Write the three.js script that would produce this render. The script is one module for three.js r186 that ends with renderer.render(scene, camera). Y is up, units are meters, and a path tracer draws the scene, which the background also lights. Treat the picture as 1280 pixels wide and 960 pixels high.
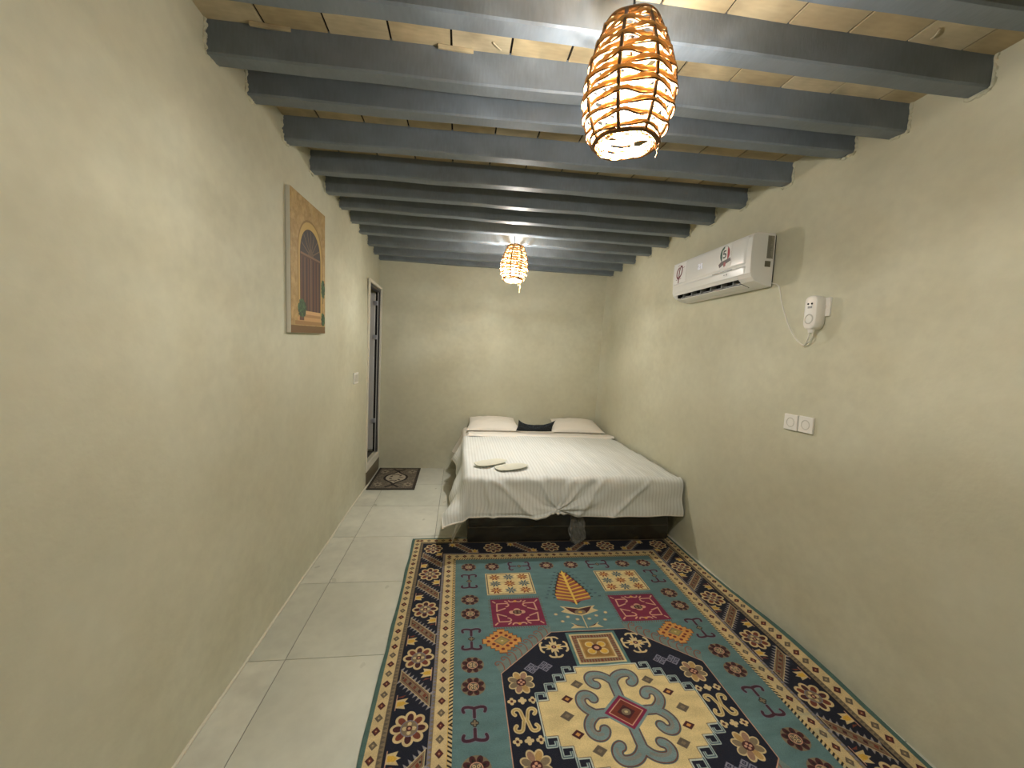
import * as THREE from 'three';
import { RoundedBoxGeometry } from 'three/addons/geometries/RoundedBoxGeometry.js';
import { mergeGeometries, mergeVertices, toCreasedNormals } from 'three/addons/utils/BufferGeometryUtils.js';
import { createNoise2D, createNoise3D } from 'simplex-noise';

// ---------------------------------------------------------------- camera, exposure, lamps
const scene = new THREE.Scene();
scene.background = new THREE.Color(0x000000);
const camera = new THREE.PerspectiveCamera(2 * Math.atan(480 / 488.06) * 180 / Math.PI, 4 / 3, 0.02, 40);
{ const yaw = 0.1356, pitch = -0.0766, roll = 0.0486;
  const F = new THREE.Vector3(Math.sin(yaw) * Math.cos(pitch), Math.sin(pitch), -Math.cos(yaw) * Math.cos(pitch));
  const R = new THREE.Vector3().crossVectors(F, new THREE.Vector3(0, 1, 0)).normalize();
  const U = new THREE.Vector3().crossVectors(R, F);
  camera.position.set(0, 1.5, 0);
  camera.up.copy(U).multiplyScalar(Math.cos(roll)).addScaledVector(R, -Math.sin(roll));
  camera.lookAt(camera.position.clone().add(F)); }
const renderer = new THREE.WebGLRenderer();
renderer.toneMapping = THREE.LinearToneMapping;
renderer.toneMappingExposure = 0.76;
renderer.shadowMap.enabled = true;
const LAMPS = [   // hanging point (ceiling), bottom of shade, light strength
  { x: 0.457, z: -1.15, bottom: 2.13, height: 0.31, intensity: 11, tilt: 0.02, label: 'woven straw pendant lamp with open bottom hanging near the rug end of the ceiling' },
  { x: 0.465, z: -3.69, bottom: 2.19, height: 0.31, intensity: 11, tilt: -0.13, label: 'woven straw pendant lamp with dangling straw wisps hanging over the bed' },
];
const LAMP_COLOR = new THREE.Color().setRGB(1.0, 0.97, 0.915);

// ---------------------------------------------------------------- helpers
let seed = 7;
const rnd = () => { seed = (seed * 1664525 + 1013904223) >>> 0; return seed / 4294967296; };
const rr = (a, b) => a + (b - a) * rnd();
const n2 = createNoise2D(rnd), n3 = createNoise3D(rnd);
const V = (x, y, z) => new THREE.Vector3(x, y, z);
const clamp = (x, a = 0, b = 1) => Math.min(b, Math.max(a, x));
const smooth = (a, b, x) => { const t = clamp((x - a) / (b - a)); return t * t * (3 - 2 * t); };
const taken = {};
function numbered(name) { const k = taken[name] = (taken[name] ?? -1) + 1; return k ? name + '_' + String(k).padStart(3, '0') : name; }
function shade(m) { m.castShadow = true; m.receiveShadow = true; return m; }
function obj(name, geo, mat, parent) {
  const g = Array.isArray(geo) ? (geo.length > 1 ? mergeGeometries(geo.map(plain)) : geo[0]) : geo;
  const m = shade(new THREE.Mesh(g, mat)); m.name = parent ? name : numbered(name);
  (parent || scene).add(m); return m;
}
function plain(g) { g = g.index ? g.toNonIndexed() : g; for (const k of Object.keys(g.attributes)) if (!['position', 'normal', 'uv'].includes(k)) g.deleteAttribute(k); g.morphAttributes = {}; return g; }
function thing(name, label, category, group) {
  const o = new THREE.Group(); o.name = numbered(name); o.userData = { label, category }; if (group) o.userData.group = group; scene.add(o); return o;
}
function tag(o, label, category, group) { o.userData.label = label; o.userData.category = category; if (group) o.userData.group = group; return o; }
function structure(o, label) { o.userData.kind = 'structure'; if (label) o.userData.label = label; return o; }
function box(x0, x1, y0, y1, z0, z1) { const g = new THREE.BoxGeometry(x1 - x0, y1 - y0, z1 - z0); g.translate((x0 + x1) / 2, (y0 + y1) / 2, (z0 + z1) / 2); return g; }
function rbox(x0, x1, y0, y1, z0, z1, r = 0.004, s = 2) { const g = new RoundedBoxGeometry(x1 - x0, y1 - y0, z1 - z0, s, r); g.translate((x0 + x1) / 2, (y0 + y1) / 2, (z0 + z1) / 2); return g; }
function tube(pts, r, seg = 40, rs = 8, closed = false) { return new THREE.TubeGeometry(new THREE.CatmullRomCurve3(pts, closed), seg, r, rs, closed); }
// closed grid surface: f(u,v) -> Vector3
function grid(f, nu, nv, uvf) {
  const pos = [], uv = [], idx = [];
  for (let j = 0; j <= nv; j++) for (let i = 0; i <= nu; i++) {
    const p = f(i / nu, j / nv); pos.push(p.x, p.y, p.z);
    const t = uvf ? uvf(i / nu, j / nv, p) : [i / nu, j / nv]; uv.push(t[0], t[1]);
  }
  for (let j = 0; j < nv; j++) for (let i = 0; i < nu; i++) { const a = j * (nu + 1) + i, b = a + 1, c = a + nu + 1, d = c + 1; idx.push(a, b, d, a, d, c); }
  const g = new THREE.BufferGeometry();
  g.setAttribute('position', new THREE.Float32BufferAttribute(pos, 3)); g.setAttribute('uv', new THREE.Float32BufferAttribute(uv, 2));
  g.setIndex(idx); g.computeVertexNormals(); return g;
}
function metricUV(g, s = 1) {   // box-projected uv in metres
  g = g.index ? g.toNonIndexed() : g; const p = g.attributes.position, n = g.attributes.normal, uv = [];
  for (let i = 0; i < p.count; i++) {
    const ax = Math.abs(n.getX(i)), ay = Math.abs(n.getY(i)), az = Math.abs(n.getZ(i)), x = p.getX(i), y = p.getY(i), z = p.getZ(i);
    if (ax >= ay && ax >= az) uv.push(z * s, y * s); else if (ay >= az) uv.push(x * s, z * s); else uv.push(x * s, y * s);
  }
  g.setAttribute('uv', new THREE.Float32BufferAttribute(uv, 2)); return g;
}

// ---------------------------------------------------------------- textures
function canvasTex(w, h, draw, srgb = true) {
  const c = document.createElement('canvas'); c.width = w; c.height = h; const x = c.getContext('2d'); draw(x, w, h);
  const t = new THREE.CanvasTexture(c); if (srgb) t.colorSpace = THREE.SRGBColorSpace; t.anisotropy = 8; return t;
}
function tileNoise(size, f, srgb) {   // f(x,y in 0..1 on a torus sampler) -> [r,g,b] 0..255
  const d = new Uint8Array(size * size * 4);
  for (let j = 0; j < size; j++) for (let i = 0; i < size; i++) { const c = f(i / size, j / size), k = (j * size + i) * 4; d[k] = clamp(c[0], 0, 255); d[k + 1] = clamp(c[1], 0, 255); d[k + 2] = clamp(c[2], 0, 255); d[k + 3] = 255; }
  const t = new THREE.DataTexture(d, size, size); t.magFilter = THREE.LinearFilter; t.minFilter = THREE.LinearMipmapLinearFilter; t.generateMipmaps = true;
  t.wrapS = t.wrapT = THREE.RepeatWrapping; if (srgb) t.colorSpace = THREE.SRGBColorSpace; t.needsUpdate = true; return t;
}
// seamless noise by blending shifted samples
function sn(u, v, f, o = 0) {
  const a = n3(u * f, v * f, o), b = n3((u - 1) * f, v * f, o), c = n3(u * f, (v - 1) * f, o), d = n3((u - 1) * f, (v - 1) * f, o);
  const k = (t) => t * t * (3 - 2 * t), x = k(u), y = k(v);
  return (a * (1 - x) + b * x) * (1 - y) + (c * (1 - x) + d * x) * y;
}
const fbm = (u, v, f, o, oct = 4) => { let s = 0, a = 0.5; for (let k = 0; k < oct; k++) { s += a * sn(u, v, f, o + k * 7.3); f *= 2.1; a *= 0.5; } return s; };
const plasterCol = tileNoise(768, (u, v) => { const m = fbm(u, v, 3, 1, 4), s = fbm(u, v, 22, 9, 3); const k = 1 + m * 0.05 + s * 0.035; return [200 * k, (197.5 + m * 1.5) * k, (174 + m * 5) * k]; }, true);
const plasterBump = tileNoise(768, (u, v) => { const k = 128 + 70 * fbm(u, v, 5, 3, 4) + 60 * fbm(u, v, 40, 5, 3); return [k, k, k]; });
const tileCol = tileNoise(512, (u, v) => { const m = fbm(u, v, 3, 21, 5), s = fbm(u, v, 14, 25, 3); const k = 1 + m * 0.10 + s * 0.05; return [203 * k, 202 * k, 188 * k]; }, true);
const tileRough = tileNoise(256, (u, v) => { const k = 96 + 60 * fbm(u, v, 4, 31, 4); return [k, k, k]; });
const paintCol = tileNoise(512, (u, v) => { const m = fbm(u, v, 4, 41, 4), b = sn(u, v * 0.2, 60, 43); const k = 1 + m * 0.10 + b * 0.03; return [111 * k, 120 * k, 128 * k]; }, true);
const paintBump = tileNoise(512, (u, v) => { const k = 128 + 60 * fbm(u, v, 8, 51, 4) + 50 * sn(u, v * 0.3, 70, 55); return [k, k, k]; });
const boardCol = tileNoise(512, (u, v) => { const m = fbm(u, v, 4, 61, 4), s = sn(u * 0.2, v, 50, 63); const k = 1 + m * 0.16 + s * 0.03; return [186 * k, 173 * k, 143 * k]; }, true);

const M = (o) => new THREE.MeshStandardMaterial(o), MP = (o) => new THREE.MeshPhysicalMaterial(o);
const rep = (t, s, r = s) => { const c = t.clone(); c.repeat.set(s, r); c.needsUpdate = true; return c; };
const mat = {
  plaster: M({ map: rep(plasterCol, 0.55), bumpMap: rep(plasterBump, 0.9), bumpScale: 0.0012, roughness: 0.82 }),
  tile: [0, 1, 2].map((k) => M({ map: rep(tileCol, 0.8), roughnessMap: tileRough, roughness: 1, color: new THREE.Color(...[[1, 1, 1], [0.95, 0.95, 0.95], [0.9, 0.91, 0.9]][k]) })),
  grout: M({ color: 0x77756a, roughness: 0.9 }),
  caulk: M({ color: 0xd9d2bf, roughness: 0.7 }),
  beam: M({ map: rep(paintCol, 1.2), bumpMap: rep(paintBump, 1.6), bumpScale: 0.0007, roughness: 0.46 }),
  board: ['#ffffff', '#f6f2ea', '#ece6da'].map((c) => M({ map: rep(boardCol, 1.3), color: c, roughness: 0.85 })),
  dark: M({ color: 0x14110d, roughness: 0.95 }),
  white: M({ color: 0xe6e4de, roughness: 0.42 }),
  whitePlate: M({ color: 0xe9e6de, roughness: 0.35 }),
  black: M({ color: 0x0a0a0a, roughness: 0.6 }),
  grey: M({ color: 0x9a9a98, roughness: 0.5 }),
};

// ---------------------------------------------------------------- the room shell
const ZB = -4.965, ZF = 1.25, TOP = 2.66, BEAMB = 2.545;
const table = (T, q) => { if (q <= T[0][0]) return T[0][1]; for (let i = 1; i < T.length; i++) if (q <= T[i][0]) { const k = smooth(T[i - 1][0], T[i][0], q); return T[i - 1][1] * (1 - k) + T[i][1] * k; } return T[T.length - 1][1]; };
const TOPL = [[1.30, 0.950], [1.67, 0.963], [1.90, 0.940], [2.24, 0.946], [2.60, 0.940], [2.92, 0.956], [3.20, 0.948], [3.55, 0.961], [3.86, 0.967], [4.26, 0.983], [4.63, 1.000], [4.93, 1.004]];
const TOPR = [[1.15, 1.870], [1.29, 1.874], [1.56, 1.888], [1.76, 1.840], [2.10, 1.836], [2.46, 1.841], [2.80, 1.848], [3.13, 1.858], [4.0, 1.860], [4.9, 1.866]];
const xl = (y, z) => { const d = -z - 3; const t = clamp(y / 2.6), k = smooth(1.9, 2.5, y); const x = (0.9474 + 0.0048 * d) * (1 - t) + (0.9587 + 0.012 * d) * t; return -(x * (1 - k) + table(TOPL, -z) * k) + 0.004 * n2(z * 0.9, y * 0.9) * (1 - k); };
const xrBase = (y, z) => {
  const t = clamp(y / 2.6), d = -z - 3;
  let x = (1.862 - 0.004 * d) * (1 - t) + (1.868 - 0.004 * d) * t + 0.005 * n2(z * 0.8 + 20, y * 0.8);
  { const k = smooth(2.2, 2.52, y); x = x * (1 - k) + table(TOPR, -z) * k; }
  const f = smooth(-4.0, -4.95, z); x += f * 0.04 * t;
  const e = clamp((z - ZB) / 0.16); x -= 0.07 * (1 - Math.sqrt(Math.max(0, 1 - (1 - e) * (1 - e))));   // rounded plaster corner
  return x;
};
// wall slab over a (y,z) rectangle; inner face follows f
function slabX(f, out, y0, y1, z0, z1, step = 0.12) {
  const ny = Math.max(1, Math.round((y1 - y0) / step)), nz = Math.max(1, Math.round((z1 - z0) / step));
  const g = new THREE.BoxGeometry(1, 1, 1, 1, ny, nz), p = g.attributes.position;
  for (let i = 0; i < p.count; i++) {
    const y = y0 + (p.getY(i) + 0.5) * (y1 - y0), z = z0 + (p.getZ(i) + 0.5) * (z1 - z0), t = p.getX(i) + 0.5;   // t=0 low x, t=1 high x
    const inner = out < 0 ? t > 0.5 : t < 0.5;
    p.setXYZ(i, inner ? f(y, z) : f(1.3, -2) + out, y, z);
  }
  g.computeVertexNormals(); return metricUV(g);
}
const DO = { z0: -4.885, z1: -4.285, y0: 0.235, y1: 2.18 };
const BEAMS = [  // z of the front face at the left and right wall
  [-0.78, -0.695], [-1.09, -0.985], [-1.338, -1.262], [-1.656, -1.538], [-1.887, -1.731], [-2.237, -2.081], [-2.583, -2.437], [-2.895, -2.774], [-3.185, -3.117], [-3.527, -3.442], [-3.845, -3.773], [-4.245, -4.132], [-4.605, -4.533], [-4.905, -4.845],
];
for (let k = 0, l = -0.45, r = -0.37; k < 5; k++, l += 0.33, r += 0.33) BEAMS.unshift([l, r]);
const BT = 0.073;
const beamZ = (b, x) => b[0] + (b[1] - b[0]) * (x + 0.95) / 2.82;
// ragged plaster pressed round each beam where it enters a wall
function lips(f, dir, side) {
  return BEAMS.map((b, k) => {
    const z0 = b[side], pts = [], rad = [];
    const path = [[0.004, TOP], [0.004, (TOP + BEAMB) / 2], [0.004, BEAMB + 0.01], [-0.006, BEAMB - 0.003], [-BT / 2, BEAMB - 0.004], [-BT + 0.004, BEAMB - 0.003], [-BT - 0.003, BEAMB + 0.012], [-BT - 0.003, TOP]];
    for (let i = 0; i < path.length - 1; i++) for (let q = 0; q < 4; q++) { const t = q / 4; const z = z0 + path[i][0] * (1 - t) + path[i + 1][0] * t, y = path[i][1] * (1 - t) + path[i + 1][1] * t; pts.push(V(f(y, z) + dir * rr(-0.004, 0.004), y + rr(-0.004, 0.003), z + rr(-0.004, 0.004))); }
    const g = tube(pts, 0.007, 60, 7), p = g.attributes.position; for (let i = 0; i < p.count; i++) { const s = 0.004 * n3(p.getX(i) * 60, p.getY(i) * 60, p.getZ(i) * 60); p.setXYZ(i, p.getX(i) + s, p.getY(i) + s, p.getZ(i) - s); } g.computeVertexNormals(); return metricUV(g);
  });
}
structure(obj('wall_left', [...lips(xl, 1, 0),
 
  slabX(xl, -0.14, 0, TOP + 0.1, DO.z1, ZF + 0.1), slabX(xl, -0.14, DO.y1, TOP + 0.1, DO.z0, DO.z1), slabX(xl, -0.14, 0, DO.y0 - 0.005, DO.z0, DO.z1), slabX(xl, -0.14, 0, TOP + 0.1, ZB - 0.1, DO.z0, 0.06),
], mat.plaster), 'cream plastered wall with the painting and the doorway');
structure(obj('wall_right', [slabX(xrBase, 0.14, 0, TOP + 0.1, ZB - 0.05, ZF + 0.1, 0.06), ...lips(xrBase, -1, 1)], mat.plaster), 'cream plastered wall carrying the air conditioner');
{
  const g = new THREE.BoxGeometry(3.4, TOP + 0.1, 0.14, 20, 18, 1), p = g.attributes.position;
  for (let i = 0; i < p.count; i++) { const x = p.getX(i) + 0.45, y = p.getY(i) + (TOP + 0.1) / 2; let z = p.getZ(i) + ZB - 0.07; if (p.getZ(i) > 0) z += 0.006 * n2(x * 0.9 + 5, y * 0.9); p.setXYZ(i, x, y, z); }
  g.computeVertexNormals(); structure(obj('wall_back', metricUV(g), mat.plaster), 'cream plastered end wall behind the bed');
}
structure(obj('wall_front', metricUV(box(-1.25, 2.15, 0, TOP + 0.1, ZF, ZF + 0.14)), mat.plaster), 'cream plastered wall at the near end of the room');

// floor: slab with square tiles, joints recessed
{
  const fl = new THREE.Group(); fl.name = 'floor'; scene.add(fl); structure(fl, 'pale grey tiled floor');
  obj('slab', box(-1.3, 2.2, -0.12, -0.004, ZB - 0.15, ZF + 0.15), mat.grout, fl);
  const P = 0.622, J = 0.0035;
  const geos = {};
  for (let iz = 0; iz < 11; iz++) for (let ix = 0; ix < 6; ix++) {
    let x0 = -0.768 + (ix - 1) * P, x1 = x0 + P, z1 = -1.868 + 5 * P - iz * P, z0 = z1 - P;
    x0 = Math.max(x0, -1.0); x1 = Math.min(x1, 1.92); z0 = Math.max(z0, ZB - 0.02); z1 = Math.min(z1, ZF + 0.02);
    if (x1 - x0 < 0.03 || z1 - z0 < 0.03) continue;
    const w = x1 - x0 - J, d = z1 - z0 - J, key = w.toFixed(3) + '_' + d.toFixed(3) + '_' + Math.floor(rnd() * 3);
    if (!geos[key]) { const g = new RoundedBoxGeometry(w, 0.01, d, 1, 0.0012); const uv = g.attributes.uv, p = g.attributes.position, ou = rnd(), ov = rnd(); for (let i = 0; i < uv.count; i++) uv.setXY(i, p.getX(i) + ou, p.getZ(i) + ov); geos[key] = g; }
    const t = obj('floor_tile', geos[key], mat.tile[Math.floor(rnd() * 3)], fl); t.position.set((x0 + x1) / 2, -0.005, (z0 + z1) / 2);
  }
}
// caulk line along the left wall foot
structure(obj('baseboard_left', (() => { const g = []; const pts = []; for (let z = ZF; z >= DO.z1 - 0.05; z -= 0.15) pts.push(V(xl(0.01, z) + 0.003, 0.004, z)); g.push(tube(pts, 0.0075, 60, 6)); return g; })(), mat.caulk), 'pale filler bead along the foot of the wall');

// ceiling: painted beams carrying beige boards
{
  const ce = new THREE.Group(); ce.name = 'ceiling'; scene.add(ce); structure(ce, 'ceiling of grey-blue painted beams under beige boards');
  obj('roof_slab', box(-1.3, 2.2, TOP + 0.007, TOP + 0.2, ZB - 0.15, ZF + 0.15), mat.dark, ce);
  const XA = -1.0, XB = 1.95;
  BEAMS.forEach((b, k) => {
    const g = new RoundedBoxGeometry(XB - XA, TOP - BEAMB + 0.03, BT, 3, 0.007);
    // stretch segments along x for a hand-cut wobble
    const bg = new THREE.BoxGeometry(XB - XA, 1, 1, 24, 1, 1), p = bg.attributes.position;
    const ch = 0.006, prof = [[0, 1], [0, ch / 0.12], [ch / BT, 0], [1 - ch / BT, 0], [1, ch / 0.12], [1, 1]];
    const pos = [], uv = [], idx = [], N = 36;
    for (let i = 0; i <= N; i++) {
      const x = XA + (XB - XA) * i / N, z = beamZ(b, x) + 0.003 * n2(x * 1.7, k * 9.1), yb = BEAMB + 0.004 * n2(x * 1.3 + 40, k * 5.7) + 0.006 * n2(k * 3.3, 8) + 0.003 * x;
      for (const [t, h] of prof) { pos.push(x, yb + h * (TOP + 0.015 - yb), z - t * BT); }
    }
    const np = prof.length;
    for (let i = 0; i < N; i++) for (let j = 0; j < np; j++) { const a = i * np + j, c = i * np + (j + 1) % np, e = a + np, f = c + np; idx.push(a, c, f, a, f, e); }
    const G = new THREE.BufferGeometry(); G.setAttribute('position', new THREE.Float32BufferAttribute(pos, 3)); G.setIndex(idx);
    let H = toCreasedNormals(G, 0.5); H = metricUV(H);
    obj('beam', H, mat.beam, ce);
  });
  // boards in every bay, a dark joint between neighbours
  const PW = 0.2262;
  for (let k = 0; k < BEAMS.length; k++) {
    const near = k === 0 ? [ZF, ZF] : [BEAMS[k - 1][0] - BT, BEAMS[k - 1][1] - BT], far = BEAMS[k];
    for (let c = -1; c < 13; c++) {
      const off = (BEAMS.length - k) * 0.004;
      let x0 = -0.795 + c * PW + off, x1 = x0 + PW - 0.0085; x0 = Math.max(x0, -1.0); x1 = Math.min(x1, 1.95); if (x1 - x0 < 0.03) continue;
      const dy = rr(-0.0004, 0.0004), g = box(x0, x1, TOP + dy, TOP + 0.03, 0, 1), p = g.attributes.position;
      for (let i = 0; i < p.count; i++) { const x = p.getX(i), t = p.getZ(i); const zn = near[0] + (near[1] - near[0]) * (x + 0.95) / 2.82 + 0.012, zf = beamZ(far, x) - 0.012; p.setZ(i, zf + (zn - zf) * t); }
      g.computeVertexNormals(); obj('ceiling_board', metricUV(g), mat.board[Math.floor(rnd() * 3)], ce);
    }
  }
  // broken board pieces wedged on top of a beam, and small splinters
  const b1 = BEAMS[8];
  for (const [x, w] of [[-0.735, 0.14], [-0.06, 0.135]]) { const z = beamZ(b1, x); const s = obj('shim', metricUV(rbox(-w / 2, w / 2, -0.007, 0.007, -0.006, 0.006, 0.002)), mat.board[1], ce); s.position.set(x, TOP - 0.007, z + 0.007); s.rotation.set(0.1, 0.045, 0.012); }
  for (const [x, z, a] of [[0.095, -1.57, 0.7], [1.56, -1.22, 1.1]]) { const s = obj('splinter', tube([V(-0.022, 0, 0), V(0, -0.004, 0.002), V(0.022, -0.002, 0)], 0.003, 8, 5), mat.board[0], ce); s.position.set(x, TOP - 0.004, z); s.rotation.y = a; }
}

// ---------------------------------------------------------------- doorway in the left wall
{
  const d = new THREE.Group(); d.name = 'door_1'; scene.add(d); structure(d, 'narrow doorway with a grey leaf standing open beyond it');
  const metal = M({ color: 0x4b4a4c, roughness: 0.45, metalness: 0.3 }), leafM = M({ color: 0xc4c2be, roughness: 0.5 }), hingeM = M({ color: 0xb9bac2, roughness: 0.35, metalness: 0.4 });
  const X = -0.957, { z0, z1, y0, y1 } = DO;
  // white plaster trim round the opening
  obj('trim', [box(X - 0.006, X + 0.012, y0, y1 + 0.03, z1, z1 + 0.028), box(X - 0.006, X + 0.012, y1, y1 + 0.03, z0, z1), box(X - 0.006, X + 0.012, y0, y1 + 0.03, z0 - 0.028, z0), box(X - 0.006, X + 0.014, y0 - 0.075, y0, z0 - 0.028, z1 + 0.028)], M({ color: 0xded8c8, roughness: 0.6 }), d);
  obj('jamb', [box(X - 0.022, X - 0.006, y0, y1, z0, z0 + 0.03)], metal, d); obj('jamb', box(X - 0.05, X - 0.006, y0, y1, z1 - 0.03, z1), metal, d); obj('jamb', box(X - 0.05, X - 0.006, y1 - 0.03, y1, z0 + 0.03, z1 - 0.03), metal, d);
  obj('stop', box(X - 0.030, X - 0.022, y0, y1 - 0.03, z0 + 0.004, z0 + 0.036), leafM, d); obj('gap_shade_strip', box(X - 0.058, X - 0.030, y0, y1 - 0.03, z0 - 0.004, z0 + 0.020), mat.black, d);  // added black strip paints in the shade of the gap beside the leaf
  const leaf = obj('door_leaf', rbox(X - 0.68, X - 0.056, y0 + 0.03, y1 - 0.05, z0 + 0.012, z0 + 0.05, 0.003), leafM, d);
  for (const y of [0.62, 1.62, 2.02]) obj('hinge', [rbox(X - 0.070, X - 0.026, y - 0.025, y + 0.025, z0 + 0.035, z0 + 0.06, 0.003)], hingeM, leaf);
  obj('riser', metricUV(rbox(X - 0.004, X + 0.009, 0.002, y0 - 0.08, z0 - 0.05, z1 + 0.03, 0.002)), M({ map: rep(tileCol, 2), color: 0x8d8271, roughness: 0.4 }), d);
  obj('threshold', box(X - 1.0, X - 0.05, 0.05, y0 - 0.002, z0 - 0.4, z1 + 0.4), M({ color: 0x4a473f, roughness: 0.6 }), d);
  // the unlit room behind it
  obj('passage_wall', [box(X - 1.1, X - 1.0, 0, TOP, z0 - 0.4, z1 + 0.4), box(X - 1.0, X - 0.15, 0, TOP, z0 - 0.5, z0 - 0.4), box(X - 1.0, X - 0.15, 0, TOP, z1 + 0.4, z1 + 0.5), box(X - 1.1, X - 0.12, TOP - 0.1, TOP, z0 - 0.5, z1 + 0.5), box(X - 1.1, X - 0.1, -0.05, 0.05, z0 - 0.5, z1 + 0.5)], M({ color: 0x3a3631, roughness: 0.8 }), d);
}

// ---------------------------------------------------------------- pendant lamps
const straw = MP({ color: new THREE.Color().setRGB(0.52, 0.31, 0.11), roughness: 0.95, transmission: 0.11, thickness: 0 });
const strawDark = M({ color: new THREE.Color().setRGB(0.22, 0.12, 0.05), roughness: 0.9 });
const ribM = M({ color: new THREE.Color().setRGB(0.13, 0.075, 0.035), roughness: 0.85 });
const bulbM = M({ color: 0xffffff, emissive: LAMP_COLOR, emissiveIntensity: 9, roughness: 0.5 });
const shadeR = (t) => 0.090 + 0.038 * Math.sin(Math.PI * Math.pow(t, 0.85)) - 0.016 * t * t;   // t 0 bottom .. 1 top
LAMPS.forEach((L, li) => {
  const g = thing('pendant_lamp', L.label, 'lamp', 'woven pendant lamps');
  g.position.set(L.x, L.bottom, L.z);
  const sh = new THREE.Group(); sh.name = 'shade'; g.add(sh); sh.rotation.set(0.03, 0.2 + li, L.tilt);
  const H = L.height, NR = 8, ROWS = 13;
  for (let k = 0; k < NR; k++) {
    const a = k / NR * Math.PI * 2, pts = []; for (let i = 0; i <= 12; i++) { const t = i / 12, r = shadeR(t) + 0.003; pts.push(V(Math.cos(a) * r, t * H, Math.sin(a) * r)); }
    obj('rib', tube(pts, 0.0055, 30, 7), ribM, sh);
  }
  for (let q = 0; q < ROWS; q++) {
    const t = (q + 0.55) / ROWS, y = t * H, par = q % 2, pts = [], N = 64, twine = [];
    const half = 0.0062 + 0.0026 * smooth(0.10, 0.34, t);   // the plait is wider and tighter in the upper rows
    const slant = rr(-0.004, 0.004), ph = rr(0, 6.28);
    for (let i = 0; i < N; i++) { const a = i / N * Math.PI * 2, w = Math.cos(a * NR / 2 + par * Math.PI), r = shadeR(t) + 0.006 * w; pts.push(V(Math.cos(a) * r, y + slant * Math.sin(a + ph) + 0.0018 * Math.sin(a * NR + par * 2), Math.sin(a) * r)); }
    // flat straw plait with a dark twine laid along its lower edge
    const curve = new THREE.CatmullRomCurve3(pts, true);
    const flat = grid((u, v) => { const c = curve.getPoint(u), s = v * Math.PI * 2, rad = Math.hypot(c.x, c.z); const out = 0.0035 * Math.cos(s), up = half * Math.sin(s) * (0.8 + 0.2 * Math.sin(u * 150)); return V(c.x * (1 + out / rad), c.y + up, c.z * (1 + out / rad)); }, 96, 8);
    obj('straw_band', flat, straw, sh);
    for (let i = 0; i < N; i++) twine.push(pts[i].clone().multiply(V(1.025, 1, 1.025)).add(V(0, -half - 0.0006 + 0.002 * Math.sin(i * 0.9), 0)));
    obj('twine', tube(twine, 0.0027, 110, 5, true), strawDark, sh);
  }
  // thick rims
  const rim = (t, r) => { const pts = []; for (let i = 0; i < 32; i++) { const a = i / 32 * Math.PI * 2, R = shadeR(t); pts.push(V(Math.cos(a) * R, t * H + 0.002 * Math.sin(5 * a), Math.sin(a) * R)); } return tube(pts, r, 64, 8, true); };
  obj('rim', rim(0, 0.0065), strawDark, sh); obj('rim', rim(1, 0.008), strawDark, sh);
  // top spokes that carry the shade
  const sp = []; for (let k = 0; k < 4; k++) { const a = k / 4 * Math.PI * 2 + 0.3; sp.push(tube([V(0, H + 0.012, 0), V(Math.cos(a) * 0.05, H + 0.01, Math.sin(a) * 0.05), V(Math.cos(a) * shadeR(1), H, Math.sin(a) * shadeR(1))], 0.003, 12, 5)); }
  obj('spider', sp, ribM, sh);
  // loose straw ends at the lower rim
  const wisps = [];
  for (let k = 0; k < 34; k++) { const a = rnd() * 6.28, r = shadeR(0) * rr(0.82, 1.02), l = rr(0.015, 0.05), b = a + rr(0.4, 1.1); wisps.push(tube([V(Math.cos(a) * r, 0.004, Math.sin(a) * r), V(Math.cos((a + b) / 2) * r * 0.95, -0.004 - 0.1 * l, Math.sin((a + b) / 2) * r * 0.95), V(Math.cos(b) * r * 0.93, rr(-0.012, 0.004), Math.sin(b) * r * 0.93)], 0.0016, 8, 4)); }
  const hang = li ? [[0.6, 0.10], [0.75, 0.055], [0.35, 0.03]] : [[0.35, 0.035], [0.5, 0.02]];
  for (const [a, l] of hang) { const r = shadeR(0) * 0.95; wisps.push(tube([V(Math.cos(a) * r, 0, Math.sin(a) * r), V(Math.cos(a) * r + 0.012, -l * 0.5, Math.sin(a) * r), V(Math.cos(a) * r + 0.004, -l, Math.sin(a) * r + 0.004)], 0.0014, 10, 4)); }
  const wm = obj('straw_wisps', wisps, straw, sh); wm.userData.kind = 'stuff';
  // cord, holder and bulb
  const top = TOP - L.bottom;
  obj('cord', tube([V(0, H * 0.52, 0), V(0.002, H + 0.02, 0), V(-0.001, (H + top) / 2, 0.002), V(0, top, 0)], 0.0035, 30, 6), mat.black, g);
  obj('bulb_holder', new THREE.LatheGeometry([[0.0, 0], [0.016, 0], [0.018, 0.01], [0.018, 0.04], [0.012, 0.05], [0, 0.05]].map(([x, y]) => new THREE.Vector2(x, y)), 20).translate(0, H * 0.31 + 0.064, 0), mat.whitePlate, g);
  const by = H * 0.31;
  obj('bulb', new THREE.LatheGeometry([[0.0, -0.041], [0.020, -0.036], [0.034, -0.021], [0.040, 0], [0.036, 0.020], [0.024, 0.042], [0.016, 0.062], [0.0, 0.064]].map(([x, y]) => new THREE.Vector2(x, y)), 24).translate(0, by, 0), bulbM, g);
  const p = new THREE.PointLight(LAMP_COLOR, L.intensity, 0, 2); p.position.set(0, by, 0); p.castShadow = true; p.shadow.radius = 2.0; p.shadow.mapSize.set(1024, 1024); p.shadow.camera.near = 0.04; p.name = 'lamp_light'; g.add(p);
});

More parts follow.
